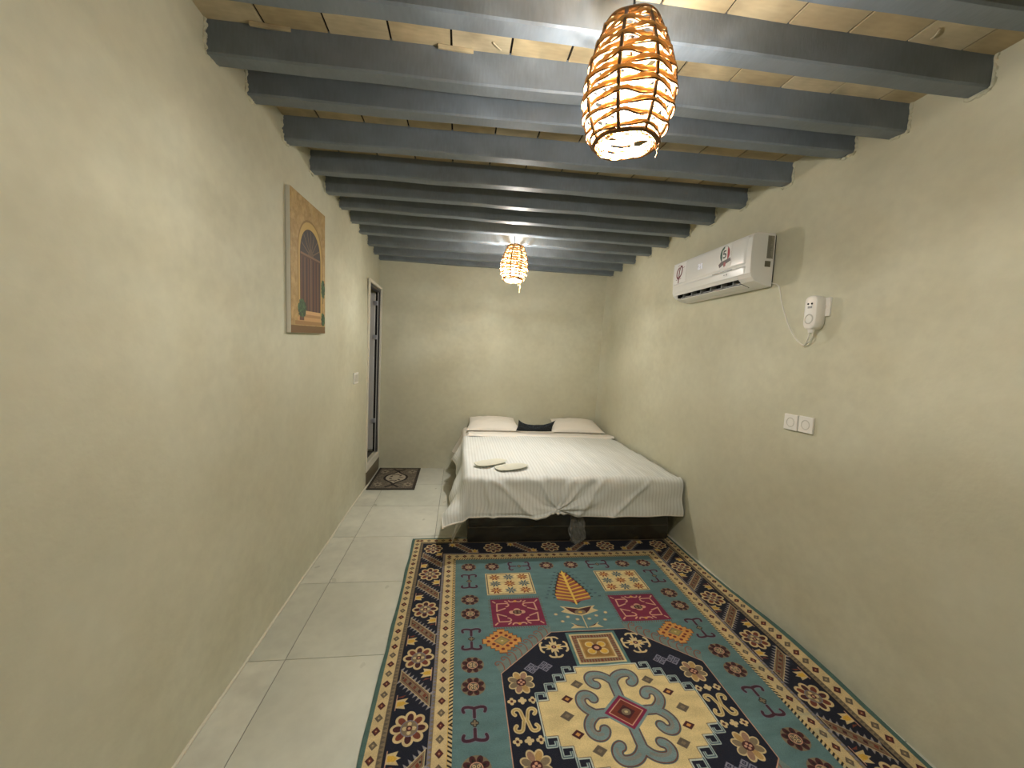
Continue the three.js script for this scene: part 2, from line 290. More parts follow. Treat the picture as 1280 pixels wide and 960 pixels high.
// ---------------------------------------------------------------- air conditioner
{
  const a = thing('air_conditioner', 'white wall-mounted split air conditioner with coloured stickers on its front', 'air conditioner');
  a.position.set(1.862, 1.985, -2.19);   // base: near lower corner at the wall; local x = -depth, z negative = away
  const Lz = 0.875;
  const full = [[0, 0], [0.05, 0.004], [0.118, 0.028], [0.140, 0.05], [0.150, 0.075], [0.154, 0.20], [0.152, 0.285], [0.144, 0.306], [0.12, 0.315], [0, 0.317]];
  const notch = [[0, 0], [0.05, 0.004], [0.052, 0.006], [0.052, 0.085], [0.112, 0.098], [0.137, 0.052], [0.140, 0.05], [0.150, 0.075], [0.154, 0.20], [0.152, 0.285], [0.144, 0.306], [0.12, 0.315], [0, 0.317]];
  const ext = (prof, z0, z1, bev = 0) => { const s = new THREE.Shape(prof.map(([d, y]) => new THREE.Vector2(-d, y))); const g = new THREE.ExtrudeGeometry(s, { depth: z0 - z1 - 2 * bev, bevelEnabled: bev > 0, bevelThickness: bev, bevelSize: bev, bevelOffset: -bev, bevelSegments: 2 }); g.translate(0, 0, z1 + bev); return g; };
  obj('casing', [ext(full, 0, -0.115, 0.004), ext(notch, -0.115, -Lz + 0.045), ext(full, -Lz + 0.045, -Lz, 0.004)], mat.white, a);
  // front cover, proud of the casing, with a seam under it
  const cov = new THREE.Shape(); const cz0 = -0.035, cz1 = -Lz + 0.006, r = 0.03;
  const fp = (y) => -(0.150 + 0.004 * smooth(0.1, 0.2, y)) - 0.0035;
  const cover = grid((u, v) => { const z = cz0 + (cz1 - cz0) * u, y = 0.128 + (0.303 - 0.128) * v; const e = Math.min(u * 30, (1 - u) * 30, v * 12, (1 - v) * 12, 1); return V(fp(y) + 0.006 * (1 - Math.sqrt(1 - (1 - e) * (1 - e))), y, z); }, 60, 16);
  obj('front_cover', cover, MP({ color: 0xe9e8e4, roughness: 0.28, clearcoat: 0.4 }), a);
  const lower = grid((u, v) => { const z = cz0 + (cz1 - cz0) * u, y = 0.066 + (0.124 - 0.066) * v; const e = Math.min(u * 30, (1 - u) * 30, v * 9, (1 - v) * 12, 1); return V(-0.146 - 0.006 * v - 0.0035 + 0.006 * (1 - Math.sqrt(1 - (1 - e) * (1 - e))), y, z); }, 60, 10);
  obj('lower_cover', lower, MP({ color: 0xe6e5e0, roughness: 0.28, clearcoat: 0.4 }), a);
  obj('accent_strip', rbox(-0.158, -0.152, 0.122, 0.128, -0.36, -0.16, 0.002), M({ color: 0xd8d8d8, metalness: 0.9, roughness: 0.15 }), a);
  // outlet: dark liner, flap and vanes
  obj('outlet_liner', box(-0.112, -0.0535, 0.080, 0.086, -Lz + 0.046, -0.116), mat.black, a);
  obj('outlet_back', box(-0.0565, -0.0525, 0.008, 0.084, -Lz + 0.046, -0.116), mat.black, a);
  for (const z of [-0.1165, -Lz + 0.0455]) obj('outlet_end', box(-0.125, -0.055, 0.03, 0.085, z, z + 0.001), mat.black, a);
  const flap = obj('flap', rbox(-0.026, 0.026, -0.003, 0.003, -Lz + 0.055, -0.125, 0.002), mat.white, a); flap.position.set(-0.080, 0.016, 0); flap.rotation.z = -0.30;
  for (let k = 0; k < 6; k++) { const z = -0.19 - k * 0.115; obj('vane', rbox(-0.118, -0.075, 0.028, 0.062, z - 0.003, z + 0.003, 0.001), mat.grey, a); }
  obj('vane_bar', rbox(-0.104, -0.098, 0.030, 0.036, -Lz + 0.055, -0.125, 0.001), mat.grey, a);
  // stickers
  const decal = (name, w, h, y, z, draw, em) => { const t = canvasTex(256, Math.round(256 * h / w), draw); const m = em ? M({ color: 0xe9e8e4, emissive: 0xffffff, emissiveMap: t, emissiveIntensity: 0.7, roughness: 0.3 }) : M({ map: t, roughness: 0.45 }); const g = new THREE.BoxGeometry(w, h, 0.0008); g.rotateY(-Math.PI / 2); const o = obj(name, g, m, a); o.position.set(fp(y) - 0.0009, y, z); return o; };
  const bg = (x, w, h, c = '#e9e8e4') => { x.fillStyle = c; x.fillRect(0, 0, w, h); };
  decal('logo_sticker', 0.165, 0.155, 0.216, -0.765, (x, w, h) => {
    bg(x, w, h, '#efeeec'); x.strokeStyle = '#6d1420'; x.lineCap = 'round';
    x.lineWidth = 20; x.beginPath(); x.moveTo(w * 0.40, h * 0.22); x.bezierCurveTo(w * 0.12, h * 0.42, w * 0.22, h * 0.80, w * 0.44, h * 0.72); x.bezierCurveTo(w * 0.68, h * 0.62, w * 0.74, h * 0.22, w * 0.60, h * 0.16); x.bezierCurveTo(w * 0.50, h * 0.14, w * 0.42, h * 0.40, w * 0.43, h * 0.62); x.lineTo(w * 0.40, h * 0.95); x.stroke();
    x.lineWidth = 5; x.strokeStyle = '#8a5a5f'; x.beginPath(); x.moveTo(w * 0.18, h * 0.80); x.lineTo(w * 0.62, h * 0.78); x.moveTo(w * 0.66, h * 0.28); x.lineTo(w * 0.86, h * 0.24); x.moveTo(w * 0.30, h * 0.12); x.lineTo(w * 0.48, h * 0.10); x.stroke();
  });
  decal('emblem_sticker', 0.125, 0.145, 0.222, -0.236, (x, w, h) => {
    bg(x, w, h);
    x.save(); x.beginPath(); x.ellipse(w * 0.5, h * 0.40, w * 0.37, h * 0.36, 0, 0, 7); x.clip();
    x.fillStyle = '#22513a'; x.fillRect(0, 0, w * 0.30, h); x.fillStyle = '#ecebe6'; x.fillRect(w * 0.30, 0, w * 0.40, h); x.fillStyle = '#a51f28'; x.fillRect(w * 0.70, 0, w * 0.4, h);
    x.fillStyle = '#22513a'; x.beginPath(); x.ellipse(w * 0.30, h * 0.12, w * 0.18, h * 0.09, -0.4, 0, 7); x.fill(); x.restore();
    x.strokeStyle = '#30342f'; x.lineWidth = 4; x.beginPath(); x.ellipse(w * 0.5, h * 0.40, w * 0.37, h * 0.36, 0, 0, 7); x.stroke();
    x.fillStyle = '#1c2a24'; x.font = 'bold ' + Math.round(h * 0.48) + 'px sans-serif'; x.textAlign = 'center'; x.fillText('5', w * 0.48, h * 0.57);
    x.fillStyle = '#5c4a48'; x.beginPath(); x.moveTo(w * 0.03, h * 0.80); x.lineTo(w * 0.22, h * 0.70); x.lineTo(w * 0.94, h * 0.62); x.lineTo(w * 0.98, h * 0.76); x.lineTo(w * 0.62, h * 0.84); x.lineTo(w * 0.5, h * 0.98); x.lineTo(w * 0.40, h * 0.86); x.lineTo(w * 0.12, h * 0.96); x.closePath(); x.fill();
    x.fillStyle = '#a5484a'; x.fillRect(w * 0.44, h * 0.76, w * 0.16, h * 0.18);
  });
  decal('display', 0.060, 0.055, 0.216, -0.503, (x, w, h) => { bg(x, w, h, '#000000'); x.fillStyle = '#b8c8ff'; x.font = 'bold ' + Math.round(h * 0.95) + 'px sans-serif'; x.textAlign = 'center'; x.fillText('2', w * 0.28, h * 0.86); x.fillText('1', w * 0.76, h * 0.86); }, true).visible = true;
  decal('small_mark', 0.05, 0.02, 0.10, -0.22, (x, w, h) => { bg(x, w, h, '#e6e5e0'); x.fillStyle = '#8d8c88'; x.fillRect(w * 0.1, h * 0.35, w * 0.25, h * 0.3); x.beginPath(); x.arc(w * 0.7, h * 0.5, h * 0.32, 0, 7); x.fill(); }).position.x = -0.1545;
  // rating labels and pipe cover on the near end
  const side = (name, x0, x1, y0, y1, draw) => { const t = canvasTex(128, Math.round(128 * (y1 - y0) / (x1 - x0)), draw); const g = new THREE.BoxGeometry(x1 - x0, y1 - y0, 0.0008); const o = obj(name, g, M({ map: t, roughness: 0.6 }), a); o.position.set((x0 + x1) / 2, (y0 + y1) / 2, 0.0005); return o; };
  const lines = (x, w, h) => { bg(x, w, h, '#8f8b7c'); x.fillStyle = '#5d5a50'; let s = 3; for (let y = 8; y < h - 6; y += 11) { s = (s * 37 + 11) % 53; x.fillRect(8, y, 50 + s, 5); } };
  side('rating_label', -0.052, -0.010, 0.165, 0.300, lines); side('barcode_label', -0.060, -0.022, 0.115, 0.150, (x, w, h) => { bg(x, w, h, '#77735f'); x.fillStyle = '#3f3d35'; for (let k = 6; k < w - 6; k += 9) x.fillRect(k, 8, 4, h - 16); });
  obj('pipe_cover', (() => { const s = new THREE.Shape(); s.absellipse(-0.026, 0.055, 0.018, 0.034, 0, 6.2832); const h = new THREE.Path(); h.absellipse(-0.026, 0.055, 0.013, 0.028, 0, 6.2832); s.holes.push(h); return new THREE.ExtrudeGeometry(s, { depth: 0.002, bevelEnabled: false, curveSegments: 24 }).translate(0, 0, -0.0005); })(), mat.grey, a);
  obj('mounting_plate', box(0.0, 0.004, 0.015, 0.305, -Lz + 0.03, -0.002), M({ color: 0x2b2b2b, roughness: 0.6 }), a);
}

// ---------------------------------------------------------------- surge protector with the flex, and wall outlets
function schuko(name, label, y, z, w, cat, group) {
  const X = xrBase(y, z) - 0.001, o = thing(name, label, cat, group); o.position.set(X, y, z);
  obj('plate', rbox(-0.011, 0.001, -w / 2, w / 2, -w / 2, w / 2, 0.003), mat.whitePlate, o);
  const ring = new THREE.LatheGeometry([[0.0, 0.001], [0.0195, 0.001], [0.0205, 0.006], [0.022, 0.0125], [0.026, 0.0125], [0.028, 0.010]].map(([r, h]) => new THREE.Vector2(r, h)), 28); ring.rotateZ(Math.PI / 2); 
  const dish = obj('dish', ring, M({ color: 0xcfccc2, roughness: 0.4 }), o);
  for (const s of [-1, 1]) { const h = new THREE.CylinderGeometry(0.003, 0.003, 0.003, 12); h.rotateZ(Math.PI / 2); h.translate(-0.0025, 0, s * 0.0095); obj('pin_hole', h, mat.black, o); }
  for (const s of [-1, 1]) obj('earth_clip', rbox(-0.010, -0.002, s * 0.0195 - 0.002, s * 0.0195 + 0.002, -0.003, 0.003, 0.0005), mat.grey, o);
  return o;
}
schuko('wall_socket', 'white square wall socket of a pair, the one toward the bed', 1.194, -1.949, 0.088, 'socket', 'pair of wall sockets');
schuko('wall_socket', 'white square wall socket of a pair, the one away from the bed', 1.196, -1.854, 0.088, 'socket', 'pair of wall sockets');
schuko('wall_socket', 'white wall socket almost hidden behind the plugged-in surge protector', 1.820, -1.836, 0.096, 'socket');
{
  const X = xrBase(1.8, -1.79), s = thing('surge_protector', 'white rounded plug-in surge protector under the air conditioner', 'surge protector'); s.position.set(X - 0.0125, 1.792, -1.848);
  const sh = new THREE.Shape(), hw = 0.037, hh = 0.088; sh.moveTo(-hw, -hh + 0.045); sh.bezierCurveTo(-hw, -hh + 0.01, -hw * 0.6, -hh, 0, -hh); sh.bezierCurveTo(hw * 0.6, -hh, hw, -hh + 0.01, hw, -hh + 0.045); sh.lineTo(hw, hh - 0.04); sh.bezierCurveTo(hw, hh - 0.008, hw * 0.6, hh, 0, hh); sh.bezierCurveTo(-hw * 0.6, hh, -hw, hh - 0.008, -hw, hh - 0.04);
  const g = new THREE.ExtrudeGeometry(sh, { depth: 0.042, bevelEnabled: true, bevelThickness: 0.01, bevelSize: 0.01, bevelOffset: -0.01, bevelSegments: 4, curveSegments: 16 }); g.translate(0, 0, 0.002); g.rotateY(-Math.PI / 2);   // extrude axis -> -x
  obj('housing', toCreasedNormals(g, 0.6), mat.whitePlate, s);
  const FX = -0.0545;
  const ring = new THREE.LatheGeometry([[0.0, -0.004], [0.019, -0.004], [0.0205, 0.002], [0.0235, 0.003], [0.0265, 0.0]].map(([r, h]) => new THREE.Vector2(r, h)), 28); ring.rotateZ(Math.PI / 2); ring.translate(FX, -0.034, 0); obj('outlet', ring, M({ color: 0xc9c6bc, roughness: 0.4 }), s);
  const boss = new THREE.CylinderGeometry(0.017, 0.013, 0.022, 20); boss.translate(FX + 0.022, -0.094, 0); obj('cable_boss', boss, mat.whitePlate, s);
  for (const z of [-0.0095, 0.0095]) { const h = new THREE.CylinderGeometry(0.003, 0.003, 0.004, 10); h.rotateZ(Math.PI / 2); h.translate(FX + 0.0035, -0.034, z); obj('pin_hole', h, mat.black, s); }
  for (const z of [-0.011, 0.011]) obj('indicator', new THREE.SphereGeometry(0.005, 10, 8).translate(FX, 0.045, z), mat.black, s);
  obj('print', box(FX - 0.0012, FX + 0.001, 0.022, 0.033, -0.012, 0.012), mat.grey, s);
  const c = obj('power_cord', [
    tube([V(FX + 0.018, -0.106, -0.004), V(FX + 0.018, -0.12, -0.006), V(FX + 0.028, -0.148, -0.026), V(-0.004, -0.168, -0.066), V(-0.002, -0.140, -0.112), V(0.000, -0.070, -0.172), V(0.002, 0.078, -0.248), V(0.003, 0.19, -0.290), V(0.003, 0.215, -0.345)], 0.0032, 90, 7),
    tube([V(FX + 0.024, -0.106, 0.007), V(FX + 0.024, -0.12, 0.009), V(FX + 0.035, -0.146, -0.014), V(-0.004, -0.171, -0.062)], 0.0032, 40, 7),
  ], M({ color: 0xe2ded2, roughness: 0.5 })); c.position.copy(s.position); tag(c, 'thin pale flex looping from the air conditioner down to the surge protector', 'cord');
}

// ---------------------------------------------------------------- painting and light switch on the left wall
{
  const X = xl(1.95, -2.55), p = thing('painting', 'canvas painting of an arched wooden door in an ochre wall', 'painting'); p.position.set(X, 1.955, -2.56); p.rotation.x = 0.035;
  const W = 0.545, H = 0.775;
  const tex = canvasTex(720, 1024, (x, w, h) => {
    const g = (c0, c1, y0, y1) => { const q = x.createLinearGradient(0, y0, 0, y1); q.addColorStop(0, c0); q.addColorStop(1, c1); return q; };
    x.fillStyle = '#a08552'; x.fillRect(0, 0, w, h);
    for (let i = 0; i < 2600; i++) { const cs = ['#b3945a', '#9c7c43', '#bd9f66', '#8f6f3b', '#c0a471']; x.globalAlpha = 0.22; x.fillStyle = cs[i % 5]; x.beginPath(); x.ellipse(rnd() * w, rnd() * h, 8 + rnd() * 34, 6 + rnd() * 26, rnd() * 3, 0, 7); x.fill(); } x.globalAlpha = 1;
    const arch = (cx, ww, y0, yb) => { x.beginPath(); x.moveTo(cx - ww, yb); x.lineTo(cx - ww, y0 + ww * 1.05); x.bezierCurveTo(cx - ww, y0 + ww * 0.3, cx - ww * 0.5, y0, cx, y0); x.bezierCurveTo(cx + ww * 0.5, y0, cx + ww, y0 + ww * 0.3, cx + ww, y0 + ww * 1.05); x.lineTo(cx + ww, yb); x.closePath(); };
    const cx = w * 0.535;
    arch(cx, w * 0.355, h * 0.145, h * 0.90); x.fillStyle = '#b99a55'; x.fill(); x.lineWidth = 16; x.strokeStyle = '#8a6d36'; x.stroke();
    arch(cx, w * 0.305, h * 0.205, h * 0.83); x.fillStyle = '#43311f'; x.fill();
    x.save(); arch(cx, w * 0.29, h * 0.212, h * 0.83); x.clip();
    x.fillStyle = '#3a3129'; x.fillRect(0, 0, w, h * 0.405);
    x.strokeStyle = '#6b543c'; x.lineWidth = 9; for (let k = 0; k <= 8; k++) { const a = Math.PI * k / 8; x.beginPath(); x.moveTo(cx, h * 0.405); x.lineTo(cx - Math.cos(a) * 320, h * 0.405 - Math.sin(a) * 320); x.stroke(); }
    x.beginPath(); x.arc(cx, h * 0.405, 60, Math.PI, 0); x.fillStyle = '#5d4a36'; x.fill();
    x.fillStyle = '#4f321f'; x.fillRect(0, h * 0.405, w, h * 0.44);
    for (let k = 0; k < 12; k++) { x.fillStyle = ['#5a3823', '#44291a', '#63422b', '#3d2518'][k % 4]; x.fillRect(cx - w * 0.29 + k * w * 0.0485, h * 0.43, w * 0.040, h * 0.41); }
    x.fillStyle = '#7a5a40'; x.fillRect(0, h * 0.40, w, 16); x.fillStyle = '#8d6b4c'; x.fillRect(cx - 5, h * 0.42, 12, h * 0.44); x.fillStyle = '#2d1b12'; x.fillRect(cx + 8, h * 0.42, 7, h * 0.44);
    x.restore();
    // steps
    x.fillStyle = '#c29a66'; x.fillRect(w * 0.22, h * 0.83, w * 0.60, h * 0.028); x.fillStyle = '#a07848'; x.fillRect(w * 0.22, h * 0.858, w * 0.62, h * 0.022); x.fillStyle = '#bb925c'; x.fillRect(w * 0.17, h * 0.88, w * 0.70, h * 0.03); x.fillStyle = '#94703f'; x.fillRect(w * 0.10, h * 0.91, w * 0.8, h * 0.03);
    x.fillStyle = '#6f5126'; x.fillRect(0, h * 0.945, w, h * 0.06);
    // plants
    const bush = (bx, by, rx, ry) => { for (let i = 0; i < 160; i++) { const a = rnd() * 6.28, q = Math.sqrt(rnd()); x.fillStyle = ['#24401f', '#31522a', '#1d3319', '#3d6033'][i % 4]; x.beginPath(); x.ellipse(bx + Math.cos(a) * rx * q, by + Math.sin(a) * ry * q, 16, 9, rnd() * 3, 0, 7); x.fill(); } };
    x.fillStyle = '#5b3a22'; x.fillRect(w * 0.215, h * 0.855, w * 0.12, h * 0.05); bush(w * 0.285, h * 0.815, 74, 62);
    bush(w * 0.925, h * 0.625, 40, 70); x.strokeStyle = '#2a4723'; x.lineWidth = 9; x.beginPath(); x.moveTo(w * 0.92, h * 0.66); x.quadraticCurveTo(w * 0.94, h * 0.72, w * 0.91, h * 0.75); x.stroke();
    bush(w * 0.925, h * 0.885, 40, 50);
  });
  obj('stretcher', rbox(0.004, 0.027, -H / 2, H / 2, -W / 2, W / 2, 0.003), M({ color: 0xd9d5c8, roughness: 0.7 }), p);
  const fg = new THREE.BoxGeometry(W - 0.002, H - 0.002, 0.001); fg.rotateY(Math.PI / 2); fg.translate(0.0276, 0, 0);
  obj('painted_canvas', fg, M({ map: tex, roughness: 0.65 }), p);
  obj('hanging_nail', new THREE.CylinderGeometry(0.003, 0.003, 0.012, 8).rotateZ(Math.PI / 2).translate(0.0, H / 2 - 0.02, 0), mat.grey, p);
  const s = thing('light_switch', 'small white light switch plate beside the doorway', 'light switch'), Y = 1.205, Z = -3.80; s.position.set(xl(Y, Z) + 0.001, Y, Z);
  obj('plate', rbox(-0.001, 0.010, -0.052, 0.052, -0.075, 0.075, 0.003), mat.whitePlate, s);
  for (const z of [-0.034, 0.034]) obj('rocker', rbox(0.008, 0.0135, -0.034, 0.034, z - 0.029, z + 0.029, 0.002), M({ color: 0xcac6b8, roughness: 0.4 }), s);
}

// ---------------------------------------------------------------- the large patterned rug
{
  const HW = 1.068, HL = 1.588, S = 644;
  const C = { teal: '#536f6f', teal2: '#4a6a66', navy: '#0a0e20', cream: '#bfa97c', cream2: '#c9b37f', maroon: '#3d1619', rust: '#6a3222', taupe: '#75664f', taupe2: '#5a4f41', crimson: '#6c1c38', orange: '#bb8544', gold: '#c39a3c', black: '#17110f', grey: '#77776f', bluegrey: '#6b7f7e', pink: '#b98c72', green: '#47615a', lilac: '#716f7c', slate: '#3d4f58' };
  const tex = canvasTex(Math.round(2 * HW * S), Math.round(2 * HL * S), (x, w, h) => {
    x.fillStyle = C.teal; x.fillRect(0, 0, w, h);
    const R = (a, b, c, d, col) => { x.fillStyle = col; x.fillRect(a, c, b - a, d - c); };
    const poly = (pts, col, st, lw) => { x.beginPath(); pts.forEach((p, i) => i ? x.lineTo(p[0], p[1]) : x.moveTo(p[0], p[1])); x.closePath(); if (col) { x.fillStyle = col; x.fill(); } if (st) { x.strokeStyle = st; x.lineWidth = lw; x.stroke(); } };
    const line = (pts, st, lw) => { x.beginPath(); pts.forEach((p, i) => i ? x.lineTo(p[0], p[1]) : x.moveTo(p[0], p[1])); x.strokeStyle = st; x.lineWidth = lw; x.lineCap = 'butt'; x.lineJoin = 'round'; x.stroke(); };
    const ell = (cx, cy, a, b, col, rot = 0) => { x.beginPath(); x.ellipse(cx, cy, a, b, rot, 0, 7); x.fillStyle = col; x.fill(); };
    const dia = (cx, cy, a, b, col) => poly([[cx - a, cy], [cx, cy - b], [cx + a, cy], [cx, cy + b]], col);
    const at = (cx, cy, rot, f) => { x.save(); x.translate(cx, cy); x.rotate(rot); f(); x.restore(); };
    const frame = (o, i, col) => { R(-HW + o, HW - o, -HL + o, HL - o, col); };   // nested rectangles from the edge inwards
    x.setTransform(S, 0, 0, S, w / 2, h / 2);
    frame(0, 0, C.green); frame(0.018, 0, C.cream); frame(0.066, 0, C.taupe); frame(0.087, 0, C.black); frame(0.090, 0, C.navy); frame(0.245, 0, C.taupe); frame(0.262, 0, C.cream); frame(0.318, 0, C.gold); frame(0.320, 0, C.cream); frame(0.337, 0, C.teal);
    // abrash: weavers' slight changes of dye in the field
    for (let i = 0; i < 90; i++) { x.globalAlpha = 0.16; x.fillStyle = i % 2 ? '#658683' : '#456468'; x.fillRect(-0.731 + rnd() * 1.2, -1.25 + rnd() * 2.5, 0.15 + rnd() * 0.5, 0.008 + rnd() * 0.03); } x.globalAlpha = 1;
    const stripe = (len, f) => { const n = Math.round(len / 0.0555); for (let k = -Math.floor(n / 2); k <= 0; k++) f(k * len / n, k); };

    const flower8 = (cx, cy, r, rot = 0) => at(cx, cy, rot, () => {   // big border rosette
      for (let k = 0; k < 8; k++) { const a = k * Math.PI / 4; ell(Math.cos(a) * r * 0.66, Math.sin(a) * r * 0.66, r * 0.34, r * 0.30, C.cream, a); }
      for (let k = 0; k < 8; k++) { const a = k * Math.PI / 4; ell(Math.cos(a) * r * 0.60, Math.sin(a) * r * 0.60, r * 0.25, r * 0.17, k % 2 ? C.rust : C.maroon, a); }
      ell(0, 0, r * 0.47, r * 0.47, C.lilac); ell(0, 0, r * 0.42, r * 0.42, C.taupe);
      for (let k = 0; k < 4; k++) { const a = k * Math.PI / 2; ell(Math.cos(a) * r * 0.24, Math.sin(a) * r * 0.24, r * 0.13, r * 0.11, C.cream, a); }
      ell(0, 0, r * 0.16, r * 0.16, C.maroon); ell(0, 0, r * 0.08, r * 0.08, C.pink);
    });
    const flowerS = (cx, cy, r) => at(cx, cy, 0, () => {   // small dark-petalled field flower
      ell(0, 0, r * 1.12, r * 0.98, C.taupe);
      for (let k = 0; k < 8; k++) { const a = (k + 0.5) * Math.PI / 4; ell(Math.cos(a) * r * 0.72, Math.sin(a) * r * 0.66, r * 0.34, r * 0.24, C.maroon, a); }
      for (let k = 0; k < 8; k++) { const a = (k + 0.5) * Math.PI / 4; ell(Math.cos(a) * r * 0.62, Math.sin(a) * r * 0.58, r * 0.16, r * 0.09, C.black, a); }
      ell(0, 0, r * 0.52, r * 0.48, C.pink); ell(0, 0, r * 0.44, r * 0.40, C.taupe2);
      for (let k = 0; k < 4; k++) { const a = (k + 0.5) * Math.PI / 2; ell(Math.cos(a) * r * 0.24, Math.sin(a) * r * 0.22, r * 0.15, r * 0.12, C.cream, a); ell(Math.cos(a) * r * 0.24, Math.sin(a) * r * 0.22, r * 0.07, r * 0.05, C.maroon, a); }
    });
    const ram = (cx, cy, rot) => at(cx, cy, rot, () => {   // double-horned bar with a quatrefoil in the middle
      for (const s of [-1, 1]) { x.save(); x.scale(1, s);
        for (const [col, lw] of [[C.lilac, 0.017], ['#3a1826', 0.0125]]) { x.strokeStyle = col; x.lineWidth = lw; x.lineCap = 'round'; x.beginPath(); x.moveTo(0, 0.026); x.lineTo(0, 0.064); x.moveTo(-0.044, 0.050); x.bezierCurveTo(-0.058, 0.074, -0.030, 0.078, 0, 0.066); x.bezierCurveTo(0.030, 0.078, 0.058, 0.074, 0.044, 0.050); x.stroke(); }
        x.restore(); }
      for (const [a, b] of [[0.009, 0], [-0.009, 0], [0, 0.009], [0, -0.009]]) ell(a, b, 0.0085, 0.0085, C.black); for (const [a, b] of [[0.009, 0], [-0.009, 0], [0, 0.009], [0, -0.009]]) ell(a, b, 0.005, 0.005, C.taupe); ell(0, 0, 0.006, 0.006, C.taupe);
    });
    const navyFlower = (cx, cy, r) => at(cx, cy, 0, () => { for (let k = 0; k < 8; k++) { const a = (k + 0.5) * Math.PI / 4; ell(Math.cos(a) * r * 0.60, Math.sin(a) * r * 0.62, r * 0.42, r * 0.30, C.cream, a); } for (let k = 0; k < 8; k++) { const a = (k + 0.5) * Math.PI / 4; ell(Math.cos(a) * r * 0.60, Math.sin(a) * r * 0.60, r * 0.32, r * 0.21, [C.taupe, '#a3834f', '#8b6a55', C.taupe][k % 4], a); } ell(0, 0, r * 0.36, r * 0.32, C.maroon); for (let k = 0; k < 4; k++) { const a = k * Math.PI / 2; ell(Math.cos(a) * r * 0.17, Math.sin(a) * r * 0.15, r * 0.10, r * 0.09, C.pink); } });
    const star8 = (cx, cy, r, col) => { for (let k = 0; k < 8; k++) { const a = k * Math.PI / 4 + Math.PI / 8; poly([[cx, cy], [cx + Math.cos(a - 0.28) * r * 0.62, cy + Math.sin(a - 0.28) * r * 0.55], [cx + Math.cos(a) * r, cy + Math.sin(a) * r * 0.85], [cx + Math.cos(a + 0.28) * r * 0.62, cy + Math.sin(a + 0.28) * r * 0.55]], col); } };
    const zig = (x0, x1, y0, y1, alongY, n, col) => { const k = (alongY ? y1 - y0 : x1 - x0) / n; for (let i = 0; i < n; i++) { if (alongY) poly([[x0, y0 + i * k], [x1, y0 + (i + 0.5) * k], [x0, y0 + (i + 1) * k]], col); else poly([[x0 + i * k, y0], [x0 + (i + 0.5) * k, y1], [x0 + (i + 1) * k, y0]], col); } };
    const lozenge = (cx, cy, rot, flip) => at(cx, cy, rot, () => { x.scale(flip, 1);   // serrated slanted leaf; runs along local y
      const P = [[-0.070, -0.100], [-0.070, -0.040], [0.070, 0.100], [0.070, 0.040]];
      const n = 9; for (let i = 0; i <= n; i++) { const t = i / n; const ax = -0.070 + 0.14 * t, ay = -0.100 + 0.14 * t, by = -0.040 + 0.14 * t; for (const [qx, qy, s] of [[ax, ay, -1], [ax, by, 1]]) poly([[qx - 0.005, qy - 0.004], [qx - 0.014 * s, qy + 0.017 * s], [qx + 0.008, qy + 0.004]], '#85807f'); }
      poly(P, C.taupe, C.cream, 0.003); poly([[-0.06, -0.08], [-0.06, -0.047], [0.06, 0.078], [0.06, 0.045]], null, C.rust, 0.003);
      for (let i = -2; i <= 2; i++) dia(i * 0.023, i * 0.0225, 0.0085, 0.011, i % 2 ? C.maroon : C.rust);
      for (const i of [-1, 1]) ell(i * 0.056, i * 0.056, 0.004, 0.004, C.black);
    });
    const lily = (cx, cy, sx, sy) => { x.save(); x.translate(cx, cy); x.scale(sx, sy); line([[-0.018, -0.045], [-0.018, 0.03]], C.pink, 0.004); poly([[-0.018, -0.018], [0.03, -0.026], [0.018, -0.008], [0.036, 0.0], [0.016, 0.008], [0.022, 0.026], [-0.018, 0.018]], C.cream); poly([[-0.014, -0.010], [0.012, -0.012], [0.022, 0.0], [0.008, 0.010], [-0.014, 0.012]], C.gold); poly([[-0.018, -0.032], [0.020, -0.042], [0.006, -0.028]], C.rust); x.restore(); };

    const quadrant = () => {   // drawn for the left/back quarter (both coordinates negative) and mirrored
      // diamonds in the two cream stripes
      const dd = (px, py, k) => { const c = k % 2 ? [C.taupe2, C.taupe] : [C.maroon, C.rust]; dia(px, py, 0.0165, 0.0185, c[0]); dia(px, py, 0.009, 0.010, c[1]); dia(px, py, 0.003, 0.0035, C.cream); };
      stripe(2 * (HL - 0.042), (t, k) => dd(-HW + 0.042, t, k)); stripe(2 * (HW - 0.042), (t, k) => dd(t, -HL + 0.042, k));
      stripe(2 * (HL - 0.290), (t, k) => dd(-HW + 0.290, t, k)); stripe(2 * (HW - 0.290), (t, k) => dd(t, -HL + 0.290, k));
      // toothed guard strips
      zig(-HW + 0.067, -HW + 0.085, -HL + 0.07, 0, true, 82, C.taupe2); zig(-HW + 0.07, 0, -HL + 0.067, -HL + 0.085, false, 55, C.taupe2);
      zig(-HW + 0.247, -HW + 0.262, -HL + 0.25, 0, true, 72, C.lilac); zig(-HW + 0.25, 0, -HL + 0.247, -HL + 0.262, false, 45, C.lilac);
      for (let t = 0; t < HL - 0.32; t += 0.0175) poly([[-HW + 0.320, -t], [-HW + 0.337, -t - 0.010], [-HW + 0.337, -t - 0.003], [-HW + 0.320, -t + 0.007]], C.black);
      for (let t = 0; t < HW - 0.32; t += 0.0175) poly([[-t, -HL + 0.320], [-t - 0.010, -HL + 0.337], [-t - 0.003, -HL + 0.337], [-t + 0.007, -HL + 0.320]], C.black);
      // navy main border
      const bu = -HW + 0.168, bv = -HL + 0.168;
      for (const v of [0, -0.36, -0.72, -1.08]) flower8(bu, v, 0.074); flower8(bu, bv, 0.070); for (const u of [0, -0.45]) flower8(u, bv, 0.074);
      for (const v of [-0.18, -0.54, -0.90, -1.25]) { lozenge(bu, v - 0.01, 0, 1); lily(bu - 0.050, v + 0.068, 1, 1); lily(bu + 0.050, v - 0.085, -1, -1); }
